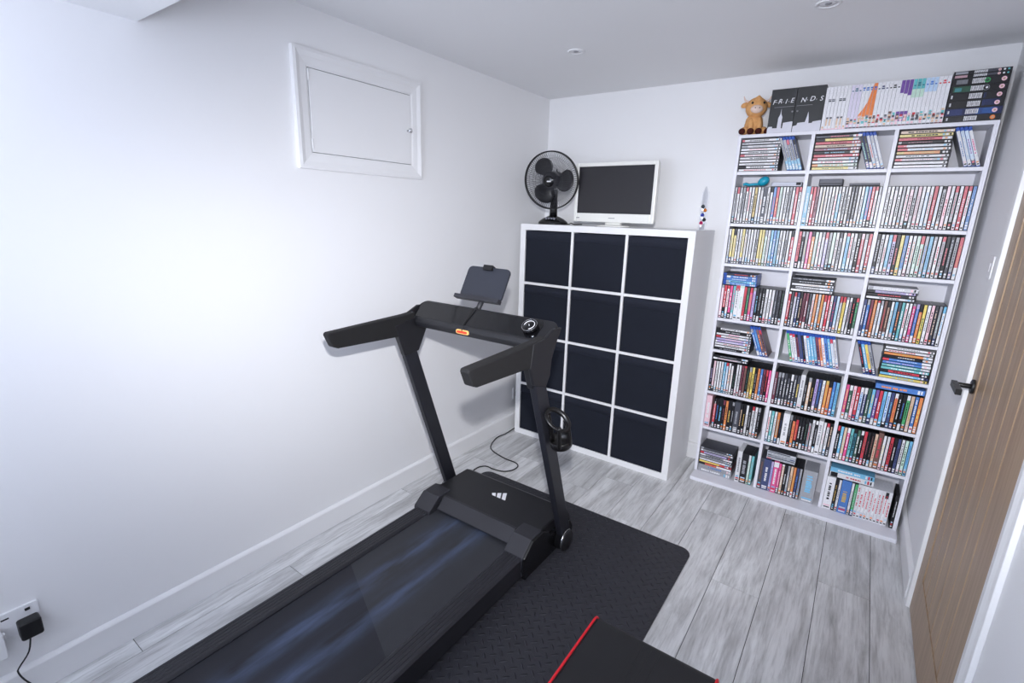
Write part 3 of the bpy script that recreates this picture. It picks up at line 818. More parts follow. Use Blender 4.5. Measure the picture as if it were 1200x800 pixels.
def text_mesh(txt, size, depth=0.0004, shear=0.0):
    cu = bpy.data.curves.new('lettering', 'FONT'); cu.body = txt; cu.size = size; cu.extrude = depth; cu.shear = shear; cu.align_x = 'CENTER'
    o = bpy.data.objects.new('lettering', cu); COL.objects.link(o)
    dg = bpy.context.evaluated_depsgraph_get(); dg.update()
    me = bpy.data.meshes.new_from_object(o.evaluated_get(dg))
    bpy.data.objects.remove(o); bpy.data.curves.remove(cu)
    return me

def build_top_things():
    z = MH + 0.0004; yf = MY + 0.002
    # two black boxes with a pale skyline and white lettering
    bx = [(1.429, 1.5415, 'FRIE', 0), (1.5425, 1.6645, 'NDS', 1)]
    dark = mat('black_card', rgb(38, 40, 43), 0.5, var=0.05)
    pale = mat('silver_print', rgb(212, 212, 222), 0.5, var=0.06, vscale=40)
    h = 0.203
    for x0, x1, txt, i in bx:
        w = x1 - x0
        t = thing('dvd_box_set', ['black boxed set with the first four letters and a tall tower, beside the plush cow', 'black boxed set with the last three letters and a spire, beside the white series'][i], 'DVD box set', ((x0 + x1) / 2, yf, z), group='pair of black boxed sets')
        MB().box(-w / 2, w / 2, 0, 0.105, 0, h, dark).build('case', t, bevel=0.0008)
        if i == 0: sk = [(-.5, 0), (.5, 0), (.5, .235), (.46, .245), (.12, .225), (.11, .10), (.06, .10), (.05, .19), (.06, .36), (.0, .43), (-.02, .56), (-.035, .43), (-.10, .34), (-.11, .11), (-.3, .11), (-.31, .15), (-.46, .15), (-.47, .12), (-.5, .12)]
        else: sk = [(-.5, 0), (.5, 0), (.5, .23), (.2, .21), (.18, .18), (.06, .18), (.04, .3), (.0, .44), (-.04, .3), (-.08, .2), (-.1, .21), (-.34, .2), (-.36, .15), (-.5, .13)]
        b = MB(); n = len(sk); b.v += [(p[0] * w * 0.985, -0.0006, p[1] * h) for p in sk]; b.face(list(range(n)), pale)
        b.v += [(p[0] * w * 0.985, 0.0, p[1] * h) for p in sk]
        for a in range(n): b.face([a, (a + 1) % n, n + (a + 1) % n, n + a], pale)
        b.build('skyline_print', t)
        bm = bmesh.new(); chars = list(txt)
        for q, ch in enumerate(chars):
            me = text_mesh(ch, 0.030, shear=0.25)
            cx = (-0.36 + 0.235 * q) * w if i == 0 else (-0.25 + 0.31 * q) * w
            me.transform(Matrix.Translation((cx, -0.001, h * (0.66 + 0.012 * (q % 2)))) @ Matrix.Rotation(PI / 2, 4, 'X')); bm.from_mesh(me)
        for q in range(len(chars) - (1 if i else 0) - (0 if i else 1)):
            cx = (-0.24 + 0.235 * q) * w if i == 0 else (-0.10 + 0.31 * q) * w
            bmesh.ops.create_circle(bm, cap_ends=True, radius=0.0016, segments=10, matrix=Matrix.Translation((cx, -0.0012, h * 0.70)) @ Matrix.Rotation(PI / 2, 4, 'X'))
        me = bpy.data.meshes.new('lettering'); bm.to_mesh(me); bm.free(); me.materials.clear(); me.materials.append(M['logo'])
        o = bpy.data.objects.new('lettering', me); COL.objects.link(o); o.parent = t
        b = MB(); b.box(-w * 0.32 if i == 0 else -w * 0.45, w * 0.46 if i == 0 else w * 0.1, -0.0007, 0, h * 0.585, h * 0.592, M['greypaint']); b.build('fine_print', t)
        s = 0.42 if i == 0 else -0.40
        b = MB(); b.lathe([(0, 0), (0.0045, 0), (0.0045, 0.0015), (0, 0.002)], M['greypaint'], 16, Matrix.Translation((s * w, 0, h * 0.47)) @ Matrix.Rotation(PI / 2, 4, 'X')); b.build('magnet_dot', t)
    # pile of dark boxed sets
    th = [0.0255, 0.0285, 0.0305, 0.0305, 0.0285, 0.0285, 0.0140, 0.0140]
    looks = ['ko', 'nb', 'kb', 'km', 'Ek', 'ke', 'dk', 'dm']
    zz = z
    extra = [' with an orange badge', ' in blue and navy', ' above the blue one', ' above the two plain lowest black ones', ' with a green panel at one end', ' with a green disc', ' thin and second from the top', ' thin and at the top']
    names = ['bottom black boxed set with orange badge in the dark pile on the shelving', 'second lowest boxed set, navy with a blue panel, in the dark pile on the shelving', 'black boxed set third from the bottom of the dark pile on the shelving',
             'black boxed set fourth from the bottom of the dark pile on the shelving', 'black boxed set with a green panel, fifth up the dark pile on the shelving', 'black boxed set with a green disc, sixth up the dark pile on the shelving',
             'thin black boxed set, second from the top of the dark pile on the shelving', 'thin black boxed set, topmost of the dark pile on the shelving']
    r = random.Random(3)
    for i, t_ in enumerate(th):
        b = MB(); pm = M['print']; L = 0.181; g = t_ - 0.0006
        b.box(-L / 2, L / 2, 0, 0.11, 0, g, pm, pc('k') if i != 1 else pc('n', 0.6))
        def q(xa, xb, za, zb, c, lift=0.0004): b.quad([(xa * L, -lift, za * g), (xb * L, -lift, za * g), (xb * L, -lift, zb * g), (xa * L, -lift, zb * g)], pm, c)
        if i == 1: q(0.05, 0.4, .1, .9, pc('b', .55)); q(-.42, -.2, .1, .9, pc('n'))
        if i == 2: q(0.12, 0.42, .2, 1, pc('n', .6))
        if i == 4: q(-.45, -.14, .1, .9, pc('E')); q(-.42, -.3, .2, .7, pc('t', .5), .0006)
        if i >= 6: q(-.47, -.25, .15, .85, pc('G') if i == 7 else pc('q', .6)); q(.06, .32, .2, .9, pc('d'))
        if i == 5: q(-.42, -.22, .2, .8, pc('G', .6))
        # narrow upright title marks
        for k in range(8):
            a = -.14 + k * .029; q(a, a + .021, .18, .86, pc('w', .9), .0007)
            if k % 3 != 1: q(a + .008, a + .013, .35, .7, pc('k'), .0009)
        if i < 4: q(-.46, -.43, .3, .75, pc('g'), .0007)
        if 0 < i < 4: q(.12, .135, .15, .85, pc('n'), .0006); q(.15, .158, .15, .85, pc('n'), .0006)
        def disc(cx, rad, c, lift=.0008):
            n = 18; b.quad([(cx * L + rad * math.cos(2 * PI * a / n), -lift, g / 2 + rad * math.sin(2 * PI * a / n)) for a in range(n)], pm, c)
        bc = pc('o') if i == 0 else pc('q')
        disc(.36 + .008 * i if i < 6 else .29, min(g * .36, .0085), bc); disc(.36 + .008 * i if i < 6 else .29, min(g * .2, .004), pc('s', .7), .001)
        if i >= 6: disc(.37, .0035, pc('w')); disc(.44, .0035, pc('t'))
        if i == 5: disc(.12, .0095, pc('e', .9)); disc(.12, .006, pc('E'), .001)
        if i == 4: disc(.13, .0105, pc('G')); disc(.13, .009, pc('k'), .001); disc(.14, .004, pc('w'), .0012)
        o = b.build('dvd_box_set', loc=(2.2155, yf, zz + 0.0002), bevel=0)
        tag(o, names[i], 'DVD box set', 'dark pile of boxed sets on the shelving'); zz += t_

    # plush highland cow
    cow = thing('plush_cow', 'ginger plush highland cow sitting at the cabinet end of the shelving top', 'soft toy', (1.352, MY + 0.06, MH + 0.0004), (0, 0, math.radians(20)))
    def blob(c, r, mt, seg=20, rings=12, rot=None, fur=0.0, name=None, parent=None):
        b = MB(); pts = []
        R = random.Random(hash(tuple(round(v, 3) for v in c)) & 0xffff)
        for i in range(rings + 1):
            th = PI * i / rings
            for k in range(seg):
                ph = 2 * PI * k / seg; f = 1 + (R.random() - 0.5) * fur
                v = Vector((r[0] * math.sin(th) * math.cos(ph) * f, r[1] * math.sin(th) * math.sin(ph) * f, r[2] * math.cos(th)))
                if rot: v = rot @ v
                b.v.append(tuple(v + Vector(c)))
        for i in range(rings):
            for k in range(seg):
                k2 = (k + 1) % seg
                b.face([i * seg + k, i * seg + k2, (i + 1) * seg + k2, (i + 1) * seg + k], mt, None, True)
        return b
    def joinb(bs):
        a = MB()
        for b in bs:
            n = len(a.v); a.v += b.v
            for f, mi, c, s in zip(b.f, b.mi, b.c, b.sm): a.face([n + i for i in f], b.mats[mi], c, s)
        return a
    P_, C_, D_ = M['plush'], M['plush_cream'], M['plush_brown']
    joinb([blob((0, 0, 0.055), (0.045, 0.04, 0.056), P_, fur=.06), blob((-0.045, -0.02, 0.022), (0.02, 0.03, 0.02), P_), blob((0.045, -0.02, 0.022), (0.02, 0.03, 0.02), P_),
           blob((-0.02, -0.035, 0.045), (0.014, 0.014, 0.042), P_, rot=Matrix.Rotation(-.25, 3, 'X')), blob((0.02, -0.035, 0.045), (0.014, 0.014, 0.042), P_, rot=Matrix.Rotation(-.25, 3, 'X'))]).build('body', cow)
    for x_ in (-0.06, -0.02, 0.018, 0.06):
        blob((x_, -0.05 if abs(x_) < .04 else -0.045, 0.0165), (0.0165, 0.018, 0.0155), D_).build('hoof', cow)
    head = joinb([blob((0, -0.012, 0.135), (0.052, 0.046, 0.050), P_, fur=.07)]).build('head', cow)
    blob((-0.004, -0.052, 0.122), (0.030, 0.018, 0.020), C_).build('muzzle', head)
    b = MB()
    for s in (-1, 1): b = joinb([b, blob((-0.004 + s * 0.010, -0.069, 0.125), (0.003, 0.002, 0.0025), D_, 10, 6)])
    b.build('nostril', head)
    for s in (-1, 1): blob((s * 0.028, -0.052, 0.152), (0.0055, 0.004, 0.006), M['blk_gloss'], 12, 8).build('eye', head)
    for s in (-1, 1):
        blob((s * 0.056, -0.004, 0.150), (0.020, 0.007, 0.013), P_, rot=Matrix.Rotation(s * .35, 3, 'Y')).build('ear', head)
        MB().tube(smooth_path([(s * 0.036, 0, 0.165), (s * 0.056, -0.004, 0.172), (s * 0.066, -0.006, 0.192)]), lambda i: 0.0075 * (1 - i / 16), C_, 10).build('horn', head)
    joinb([blob((0.004 * k, -0.045 + 0.004 * abs(k), 0.172 - 0.0012 * k * k), (0.011, 0.012, 0.016), P_, 12, 8, fur=.2) for k in (-4, -2, 0, 2, 4)]).build('fringe', head)

    # small things lying on the films of the second row
    zt = ROWZ[1] + 0.1935
    toy = thing('toy', 'bright teal plastic toy lying on the films of the second row', 'toy', (1.408, MY + 0.04, zt))
    MB().tube(smooth_path([(-0.062, 0, 0.008), (-0.05, 0, 0.013), (-0.03, -0.004, 0.008), (-0.01, 0, 0.011), (0.015, 0, 0.012)]), 0.007, M['teal'], 10).build('tail', toy)
    blob((0.035, 0, 0.026), (0.030, 0.022, 0.022), M['teal'], rot=Matrix.Rotation(-.6, 3, 'Y')).build('body', toy)
    bx_ = thing('plastic_case', 'flat clear plastic case lying behind the teal toy', 'case', (1.552, MY + 0.06, zt))
    MB().prism(rrect(-0.07, 0.07, -0.02, 0.035, 0.006), 'z', 0, 0.021, M['grey2'] if 'grey2' in M else M['shelf_white']).build('tray', bx_, bevel=0.002)
    MB().box(0.045, 0.066, -0.022, -0.018, 0.006, 0.019, M['slot']).build('latch', bx_)
    md = thing('media_box', 'dark grey media box lying on the films of the middle column', 'media box', (1.748, MY + 0.045, zt))
    MB().prism(rrect(-0.05, 0.05, -0.03, 0.06, 0.006), 'z', 0.001, 0.032, M['grey_dark']).build('housing', md, bevel=0.002)
    MB().box(-0.046, 0.046, -0.0305, -0.029, 0.008, 0.012, M['slot']).build('seam', md)
    sl = thing('media_box', 'thin grey slab lying on the films beside the dark media box', 'media box', (1.886, MY + 0.05, zt))
    MB().prism(rrect(-0.06, 0.06, -0.03, 0.05, 0.004), 'z', 0.0005, 0.012, M['grey']).build('housing', sl, bevel=0.001)
    MB().box(-0.055, 0.055, -0.0305, -0.0295, 0.004, 0.006, M['slot']).build('seam', sl)
M['grey_dark'] = mat('dark_grey_plastic', rgb(92, 94, 104), 0.5, var=0.05)
M['grey2'] = mat('clear_grey_plastic', rgb(196, 198, 210), 0.25, var=0.03)
build_top_things()

# ------------------------------------------------------------------ ON THE CUBE CABINET
def build_cabinet_top():
    # desk fan
    f = thing('desk_fan', 'black desk fan with three blades on the cube cabinet', 'fan', (0.225, -0.26, KH), (0, 0, math.radians(13)))
    g = M['blk_gloss']; bl = M['blk_plain']
    MB().lathe([(0, 0.0005), (0.098, 0.0005), (0.099, 0.009), (0.094, 0.018), (0.07, 0.036), (0.044, 0.048), (0.026, 0.054), (0, 0.054)], g, 40, sx=1.0, sy=.82).build('base', f)
    b = MB()
    for k in range(4): b.box(-0.034 + k * 0.018, -0.022 + k * 0.018, -0.060, -0.046, 0.030, 0.043, M['grey'])
    b.build('button', f)
    MB().tube([(0, 0, 0.04), (0, 0, 0.10), (0, 0, 0.22)], lambda i: [0.027, 0.024, 0.022][i], g, 20).build('post', f)
    hc = 0.286
    mt = Matrix.Translation((0, 0.02, hc)) @ Matrix.Rotation(PI / 2, 4, 'X')
    MB().lathe([(0, -0.06), (0.03, -0.058), (0.043, -0.04), (0.047, 0.0), (0.045, 0.03), (0, 0.032)], bl, 32, mt).build('motor_housing', f)
    MB().tube([(0, 0.03, hc + 0.045), (0, 0.03, hc + 0.062)], 0.004, bl, 10).build('oscillation_knob', f)
    yc = -0.08
    hub = Matrix.Translation((0, yc, hc)) @ Matrix.Rotation(PI / 2, 4, 'X')
    bd = MB()
    for k in range(3):
        a0 = math.radians(-4 + 120 * k)
        rows = []
        for i in range(10):
            t = i / 9; half = 0.68 * math.sqrt(max(0.02, 1 - ((t - .52) / .60) ** 2))
            row = []
            for j in range(9):
                u = j / 8 * 2 - 1; a = a0 + 0.22 * (t - .5) + half * u
                r = 0.030 + 0.118 * t * (1 - .10 * u * u)
                row.append(len(bd.v)); bd.v.append((r * math.cos(a), yc + 0.020 * u * (1 - .3 * t), hc + r * math.sin(a)))
            rows.append(row)
        for i in range(9):
            for j in range(8): bd.face([rows[i][j], rows[i][j + 1], rows[i + 1][j + 1], rows[i + 1][j]], M['fan_blade'], None, True)
    o = bd.build('blade_rotor', f); md = o.modifiers.new('thick', 'SOLIDIFY'); md.thickness = 0.002
    MB().lathe([(0, 0.045), (0.020, 0.048), (0.044, 0.036), (0.056, 0.012), (0.057, -0.03), (0, -0.03)], g, 32, hub).build('hub', f)
    MB().box(-0.012, 0.014, yc - 0.0495, yc - 0.047, hc - 0.004, hc + 0.003, M['logo']).build('badge', f)
    R = 0.174
    b = MB()
    for yy in (yc - 0.006, yc + 0.012): b.tube([(R * math.cos(2 * PI * k / 56), yy, hc + R * math.sin(2 * PI * k / 56)) for k in range(56)], 0.0042, bl, 8, closed=True)
    b.build('guard_ring', f)
    for nm, s in (('front_guard', -1), ('rear_guard', 1)):
        b = MB(); off = 0.045
        for k in range(80):
            a = 2 * PI * k / 80
            pts = []
            for i in range(6):
                r = 0.036 + (R - 0.036) * i / 5
                pts.append((r * math.cos(a), yc + s * (off * math.sqrt(max(0, 1 - (i / 5) ** 2)) + 0.004), hc + r * math.sin(a)))
            b.tube(pts, 0.0009, M['wire'], 4, cap=False)
        for rr, i in ((0.036, 0), (0.09, 2), (0.135, 3.6)):
            b.tube([(rr * math.cos(2 * PI * k / 40), yc + s * (off * math.sqrt(1 - (i / 5) ** 2) + 0.004), hc + rr * math.sin(2 * PI * k / 40)) for k in range(40)], 0.0008, M['wire'], 4, closed=True)
        b.build(nm, f)
    tilt = Matrix.Rotation(math.radians(9), 4, 'X'); pv = Vector((0, 0.02, hc))
    for o in f.children:
        if o.name.split('.')[0] in ('blade_rotor', 'hub', 'badge', 'guard_ring', 'front_guard', 'rear_guard', 'motor_housing'):
            o.rotation_euler = tilt.to_euler(); o.location = pv - tilt @ pv
    MB().tube(smooth_path([(0.06, 0.03, 0.006), (0.10, 0.02, 0.004), (0.13, -0.02, 0.012), (0.15, -0.03, 0.005), (0.16, 0.02, 0.004), (0.17, 0.1, 0.004)]), 0.003, M['cable'], 8).build('cord', f)

    # small white television
    t = thing('television', 'small white television with a dark screen on the cube cabinet', 'television', (0.650, -0.285, KH), (0, 0, math.radians(-2)))
    w, h, zb = 0.530, 0.348, 0.026; tw = M['tv_white']
    x0, x1 = -w / 2, w / 2; b = MB(); th = 0.016
    L_, Rr, Tt, Bb = 0.021, 0.021, 0.021, 0.052
    b.box(x0, x0 + L_, 0, th, zb, zb + h, tw); b.box(x1 - Rr, x1, 0, th, zb, zb + h, tw)
    b.box(x0 + L_, x1 - Rr, 0, th, zb + h - Tt, zb + h, tw); b.box(x0 + L_, x1 - Rr, 0, th, zb, zb + Bb, tw)
    b.build('bezel', t, bevel=0.003)
    MB().box(x0 + L_ - .002, x1 - Rr + .002, 0.005, 0.012, zb + Bb - .002, zb + h - Tt + .002, M['screen']).build('screen', t)
    MB().prism([(x0 + .004, zb + .006), (x1 - .004, zb + .006), (x1 - .004, zb + h - .004), (x0 + .004, zb + h - .004)], 'y', th, 0.05, tw).build('back_shell', t, bevel=0.008)
    MB().lathe([(0, 0.0005), (0.11, 0.0005), (0.112, 0.005), (0.10, 0.009), (0, 0.012)], tw, 40, Matrix.Translation((0, 0.025, 0)), sy=.62).build('stand_base', t)
    MB().box(-0.05, 0.05, 0.02, 0.045, 0.008, zb + 0.01, tw).build('stand_neck', t, bevel=0.003)
    b = MB(); b.box(-0.021, 0.021, -0.0006, 0.001, zb + 0.023, zb + 0.027, M['greypaint']); b.build('maker_mark', t)
    b = MB(); b.box(x0 + 0.02, x0 + 0.042, -0.0006, 0.001, zb + 0.020, zb + 0.026, M['greypaint']); b.build('badge', t)

    # floating-bulb thermometer
    th_ = thing('galileo_thermometer', 'clear glass thermometer with coloured floating bulbs on the cabinet corner', 'thermometer', (1.156, -0.165, KH))
    MB().lathe([(0, 0.0005), (0.02, 0.0005), (0.022, 0.008), (0.02, 0.02), (0.021, 0.03), (0.021, 0.195), (0.018, 0.21), (0.008, 0.224), (0.003, 0.238), (0, 0.240)], M['thin_glass'], 28).build('tube', th_)
    cols = [(0.04, -.006, (0.75, .02, .15), 'pink'), (0.058, .007, (.03, .03, .03), 'black'), (0.084, -.004, (.06, .10, .6), 'blue'), (0.110, .006, (.9, .25, .03), 'orange'), (0.130, -.006, (.03, .04, .05), 'dark')]
    for i, (z, dx, c, nm) in enumerate(cols):
        m = mat('float_liquid_' + nm, c, 0.15)
        B_ = MB().lathe([(0, z - .010), (.006, z - .008), (.0095, z), (.006, z + .008), (.002, z + .011), (0, z + .012)], m, 16, Matrix.Translation((dx, 0, 0)))
        o = B_.build('float', th_); o['label'] = nm + ' float'
        MB().box(dx - .003, dx + .003, -.0006, .0006, z - .020, z - .010, M['chrome']).build('tag', o)
M['fan_blade'] = mat('smoked_black_plastic', rgb(24, 24, 28), 0.3, var=0.05)
M['wire'] = mat('grey_steel_wire', rgb(70, 70, 76), 0.4, 0.5)
build_cabinet_top()

# ------------------------------------------------------------------ TREADMILL
def build_treadmill():
    T = thing('treadmill', 'black treadmill with a lit console and tablet stand along the wall', 'treadmill', (0.655, -2.0, 0.0085))
    O = Vector((0.655, -2.0, 0.0085))
    T['label'] = 'black folding treadmill standing on the rubber mat along the long wall'
    k, k2, kr, ks = M['blk'], M['blk2'], M['blk_rail'], M['blk_side']
    def put(b, name, parent=None, **kw):
        o = b.build(name, parent or T, **kw)
        if parent is None: o.location = -O
        return o
    yb = -2.95
    # deck
    b = MB(); b.box(0.36, 0.955, yb, -1.30, 0.03, 0.098, ks); put(b, 'deck', bevel=0.003)
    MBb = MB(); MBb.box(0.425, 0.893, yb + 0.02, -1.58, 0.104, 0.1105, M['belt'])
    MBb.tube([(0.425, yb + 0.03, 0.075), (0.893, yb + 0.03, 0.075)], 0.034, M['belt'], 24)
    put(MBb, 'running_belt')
    for x0, x1, s in ((0.345, 0.427, -1), (0.891, 0.977, 1)):
        zt = 0.122; w = x1 - x0; pr = [(x0, 0.045), (x1, 0.045)] if s > 0 else [(x0, 0.045), (x1, 0.045)]
        top = []
        n = 5
        inner = 0.012
        xs0, xs1 = x0 + 0.006, x1 - 0.006
        for i in range(n):
            a = xs0 + (xs1 - xs0) * i / n; c = xs0 + (xs1 - xs0) * (i + 1) / n; d = (c - a) * .2
            top += [(a, zt - 0.002), (a + d, zt), (c - d, zt), (c, zt - 0.002)]
        poly = [(x0, 0.03), (x1, 0.03), (x1, zt - 0.008)] + top[::-1] + [(x0, zt - 0.008)]
        put(MB().prism(poly, 'y', yb - 0.01, -1.60, kr), 'side_rail')
    for x0, x1 in ((0.345, 0.43), (0.888, 0.977)):
        put(MB().box(x0 - .002, x1 + .002, yb - 0.06, yb - 0.01, 0.02, 0.124, k2), 'end_cap', bevel=0.008)
        put(MB().lathe([(0, 0.0), (0.022, 0.0), (0.024, 0.012), (0.02, 0.022), (0, 0.022)], M['foam'], 20, Matrix.Translation(((x0 + x1) / 2, yb + 0.05, 0.0))), 'rear_foot')
    # motor cover
    zt = 0.166
    prof = [(-1.205, 0.02), (-1.215, 0.10), (-1.245, 0.150), (-1.275, zt), (-1.555, zt + .004), (-1.572, 0.158), (-1.575, 0.10), (-1.56, 0.02)]
    cov = put(MB().prism(prof, 'x', 0.352, 0.972, k), 'motor_cover', bevel=0.008, seg=3)
    put(MB().prism([(-1.545, zt + .006), (-1.560, zt + .008), (-1.612, 0.132), (-1.614, 0.126), (-1.57, 0.124)], 'x', 0.452, 0.880, k2), 'front_lip', bevel=0.003)
    for x0, x1, s in ((0.340, 0.440, -1), (0.885, 0.982, 1)):
        pr = [(-1.58, 0.03), (-1.50, zt + .012), (-1.585, zt + .010), (-1.652, 0.1245), (-1.655, 0.115), (-1.655, 0.03)]
        put(MB().prism(pr, 'x', x0, x1, k2), 'side_cap', bevel=0.004)
    for x0, x1 in ((0.333, 0.352), (0.972, 0.992)):
        pr = [(-1.64, 0.012), (-1.655, 0.06), (-1.65, 0.122), (-1.585, zt + .006), (-1.50, zt + .008), (-1.46, 0.150), (-1.43, 0.120), (-1.33, 0.115), (-1.25, 0.10), (-1.22, 0.05), (-1.23, 0.012)]
        put(MB().prism(pr, 'x', x0, x1, M['blk_gloss_side']), 'side_cover', bevel=0.004)
    # three slanted bars on the cover, smallest on the belt-wall side
    lg = MB(); z = zt + 0.0045
    for p in (((0.617, -1.389), (0.632, -1.377), (0.651, -1.404), (0.630, -1.404)), ((0.640, -1.373), (0.655, -1.361), (0.680, -1.404), (0.658, -1.404)), ((0.663, -1.357), (0.678, -1.345), (0.710, -1.404), (0.688, -1.404))):
        n = len(lg.v); lg.v += [(q[0], q[1], z) for q in p]; lg.face([n, n + 1, n + 2, n + 3], M['logo'])
    o = lg.build('emblem', cov); o['label'] = 'white three-bar emblem'
    # uprights
    def yf(zz): return -1.395 - 0.355 * (zz - 0.13)
    for x0, x1 in ((0.287, 0.317), (0.990, 1.021)):
        pr = [(yf(0.05), 0.05), (yf(1.03), 1.03), (yf(1.03) + 0.078, 1.03), (yf(0.05) + 0.078, 0.05)]
        put(MB().prism(pr, 'x', x0, x1, M['upright']), 'upright', bevel=0.006, seg=3)
    for xo, s in ((0.330, -1), (0.975, 1)):
        mt = Matrix.Translation((xo, -1.350, 0.060)) @ Matrix.Rotation(s * PI / 2, 4, 'Y')
        c = put(MB().lathe([(0, 0), (0.048, 0.0), (0.048, 0.048), (0.0505, 0.049), (0.0505, 0.057), (0.047, 0.061), (0, 0.061)], k, 40, mt), 'pivot_cap')
        o = MB().lathe([(0.0508, 0.0492), (0.0515, 0.050), (0.0515, 0.053), (0.0508, 0.0535)], M['chrome'], 40, mt).build('chrome_ring', c)
    # elbows joining upright, handlebar and console
    wide = [(-1.50, 1.105), (-1.515, 1.075), (-1.560, 1.035), (-1.572, 0.925), (-1.60, 0.885), (-1.690, 0.915), (-1.715, 0.985), (-1.700, 1.075), (-1.62, 1.082), (-1.56, 1.108)]
    slim = [(-1.50, 1.06), (yf(0.90) + 0.084, 0.90), (yf(0.89) - 0.006, 0.89), (yf(0.96) - 0.008, 0.96), (yf(1.04) - 0.010, 1.04), (-1.58, 1.07)]
    wide_l = [(p[0] if p[0] > -1.66 else -1.66 + (p[0] + 1.66) * 0.15, p[1]) for p in wide]
    for xo, xm, xi in ((0.280, 0.294, 0.3225), (1.027, 1.013, 0.9845)):
        b = MB(); b.prism(wide if xo > 1 else wide_l, 'x', min(xo, xm), max(xo, xm), k); b.prism(slim, 'x', min(xm, xi), max(xm, xi), k)
        put(b, 'elbow', bevel=0.005, seg=3)
    for x0, x1 in ((0.284, 0.321), (0.985, 1.024)):
        pr = [(-1.60, 1.085), (-1.66, 1.080), (-2.055, 1.066), (-2.060, 1.055), (-2.038, 1.006), (-2.015, 0.997), (-1.70, 0.986), (-1.62, 0.99)]
        put(MB().prism(pr, 'x', x0, x1, M['foam']), 'handlebar', bevel=0.006, seg=3)
    # console
    a, c = Vector((-1.512, 1.127)), Vector((-1.602, 1.063)); sv = (c - a); ln = sv.length; sv.normalize()
    nn = Vector((-sv.y, sv.x))
    if nn.y < 0: nn = -nn
    def pp(x, v, d):
        q = a + sv * v + nn * d; return (x, q.x, q.y)
    def plate_(b, out, d0, d1, mt):
        n = len(b.v); m_ = len(out)
        b.v += [pp(p[0], p[1], d0) for p in out] + [pp(p[0], p[1], d1) for p in out]
        b.face([n + i for i in range(m_)][::-1], mt); b.face([n + m_ + i for i in range(m_)], mt)
        for i in range(m_): b.face([n + i, n + (i + 1) % m_, n + m_ + (i + 1) % m_, n + m_ + i], mt)
    def outline(x0, x1, v0, v1, r):
        o_ = []
        for i in range(8): t = PI / 2 * i / 7; o_.append((x0 + r - r * math.cos(t), v0 + r - r * math.sin(t)))
        for i in range(8): t = PI / 2 * i / 7; o_.append((x1 - r + r * math.sin(t), v0 + r - r * math.cos(t)))
        return o_ + [(x1, v1), (x0, v1)]
    b = MB(); plate_(b, outline(0.283, 1.026, 0.0, ln, 0.04), -0.034, 0.0, k)
    b.prism([(-1.590, 1.074), (-1.606, 1.060), (-1.613, 1.042), (-1.606, 1.022), (-1.578, 1.012), (-1.555, 1.02)], 'x', 0.326, 0.982, k)
    con = put(b, 'console', bevel=0.004, seg=3)
    b = MB(); plate_(b, outline(0.300, 0.965, 0.010, ln - 0.004, 0.028), 0.0, 0.0018, M['blk_gloss']); put(b, 'display_panel', bevel=0.0008)
    # control dial on the panel
    nv = Vector((0, nn.x, nn.y)); pc_ = Vector((0.922, -1.562, 1.094)) + nv * 0.004
    dm = Matrix.Translation(pc_) @ nv.to_track_quat('Z', 'Y').to_matrix().to_4x4()
    d = put(MB().lathe([(0, 0), (0.033, 0), (0.0335, 0.014), (0.031, 0.017), (0.0, 0.0172)], M['blk_gloss'], 40, dm), 'control_dial')
    def ring(rad, a0, a1, r):
        return [dm @ Vector((rad * math.cos(math.radians(a)), rad * math.sin(math.radians(a)), 0.0175)) for a in [a0 + (a1 - a0) * i / 30 for i in range(31)]]
    b = MB(); b.tube(ring(0.0315, 0, 359, 0), 0.0007, M['chrome'], 6); b.tube(ring(0.022, -70, 190, 0), 0.0013, M['logo'], 6)
    b.tube([dm @ Vector((-0.004, 0.004, 0.0175)), dm @ Vector((0.002, -0.004, 0.0175))], 0.0012, M['logo'], 6)
    b.build('dial_markings', d)
    put(MB().lathe([(0, 0), (0.005, 0), (0.005, 0.006), (0.003, 0.008), (0, 0.008)], M['chrome'], 16, Matrix.Translation(Vector((0.953, -1.592, 1.070))) @ nv.to_track_quat('Z', 'Y').to_matrix().to_4x4()), 'button')
    # safety key on the front edge, with its cord
    sk = put(MB().prism(rrect(0.577, 0.647, 1.030, 1.049, 0.009), 'y', -1.6165, -1.606, M['amber']), 'safety_key', bevel=0.002)
    MB().prism(rrect(0.584, 0.640, 1.0345, 1.0445, 0.005), 'y', -1.6185, -1.616, M['red']).build('key_face', sk)
    MB().tube(smooth_path([(0.612, -1.6175, 1.044), (0.610, -1.612, 1.062), (0.606, -1.575, 1.090), (0.604, -1.528, 1.127), (0.606, -1.505, 1.128)]), 0.0022, M['cable'], 8).build('key_cord', sk)
    # tablet holder
    tb = put(MB().tube([(0.592, -1.50, 1.098), (0.588, -1.455, 1.150), (0.578, -1.405, 1.20)], 0.012, k2, 14, flat=1.0), 'tablet_holder')
    b = MB(); cz = Vector((0.0, -1.4125, 1.2185)); up = Vector((0, 0.075, 0.135)).normalized(); nrm = Vector((0, -up.z, up.y)); th = 0.010
    def tri(u, v, dpt): return tuple(cz + Vector((u, 0, 0)) + up * v + nrm * dpt)
    out = rrect(0.457, 0.692, -0.077, 0.078, 0.022)
    n = len(out); b.v += [tri(p[0], p[1], 0.0) for p in out] + [tri(p[0], p[1], th) for p in out]
    b.face(list(range(n))[::-1], M['tablet_black']); b.face([n + i for i in range(n)], M['tablet_black'])
    for i in range(n): b.face([i, (i + 1) % n, n + (i + 1) % n, n + i], M['tablet_black'])
    b.build('back_plate', tb)
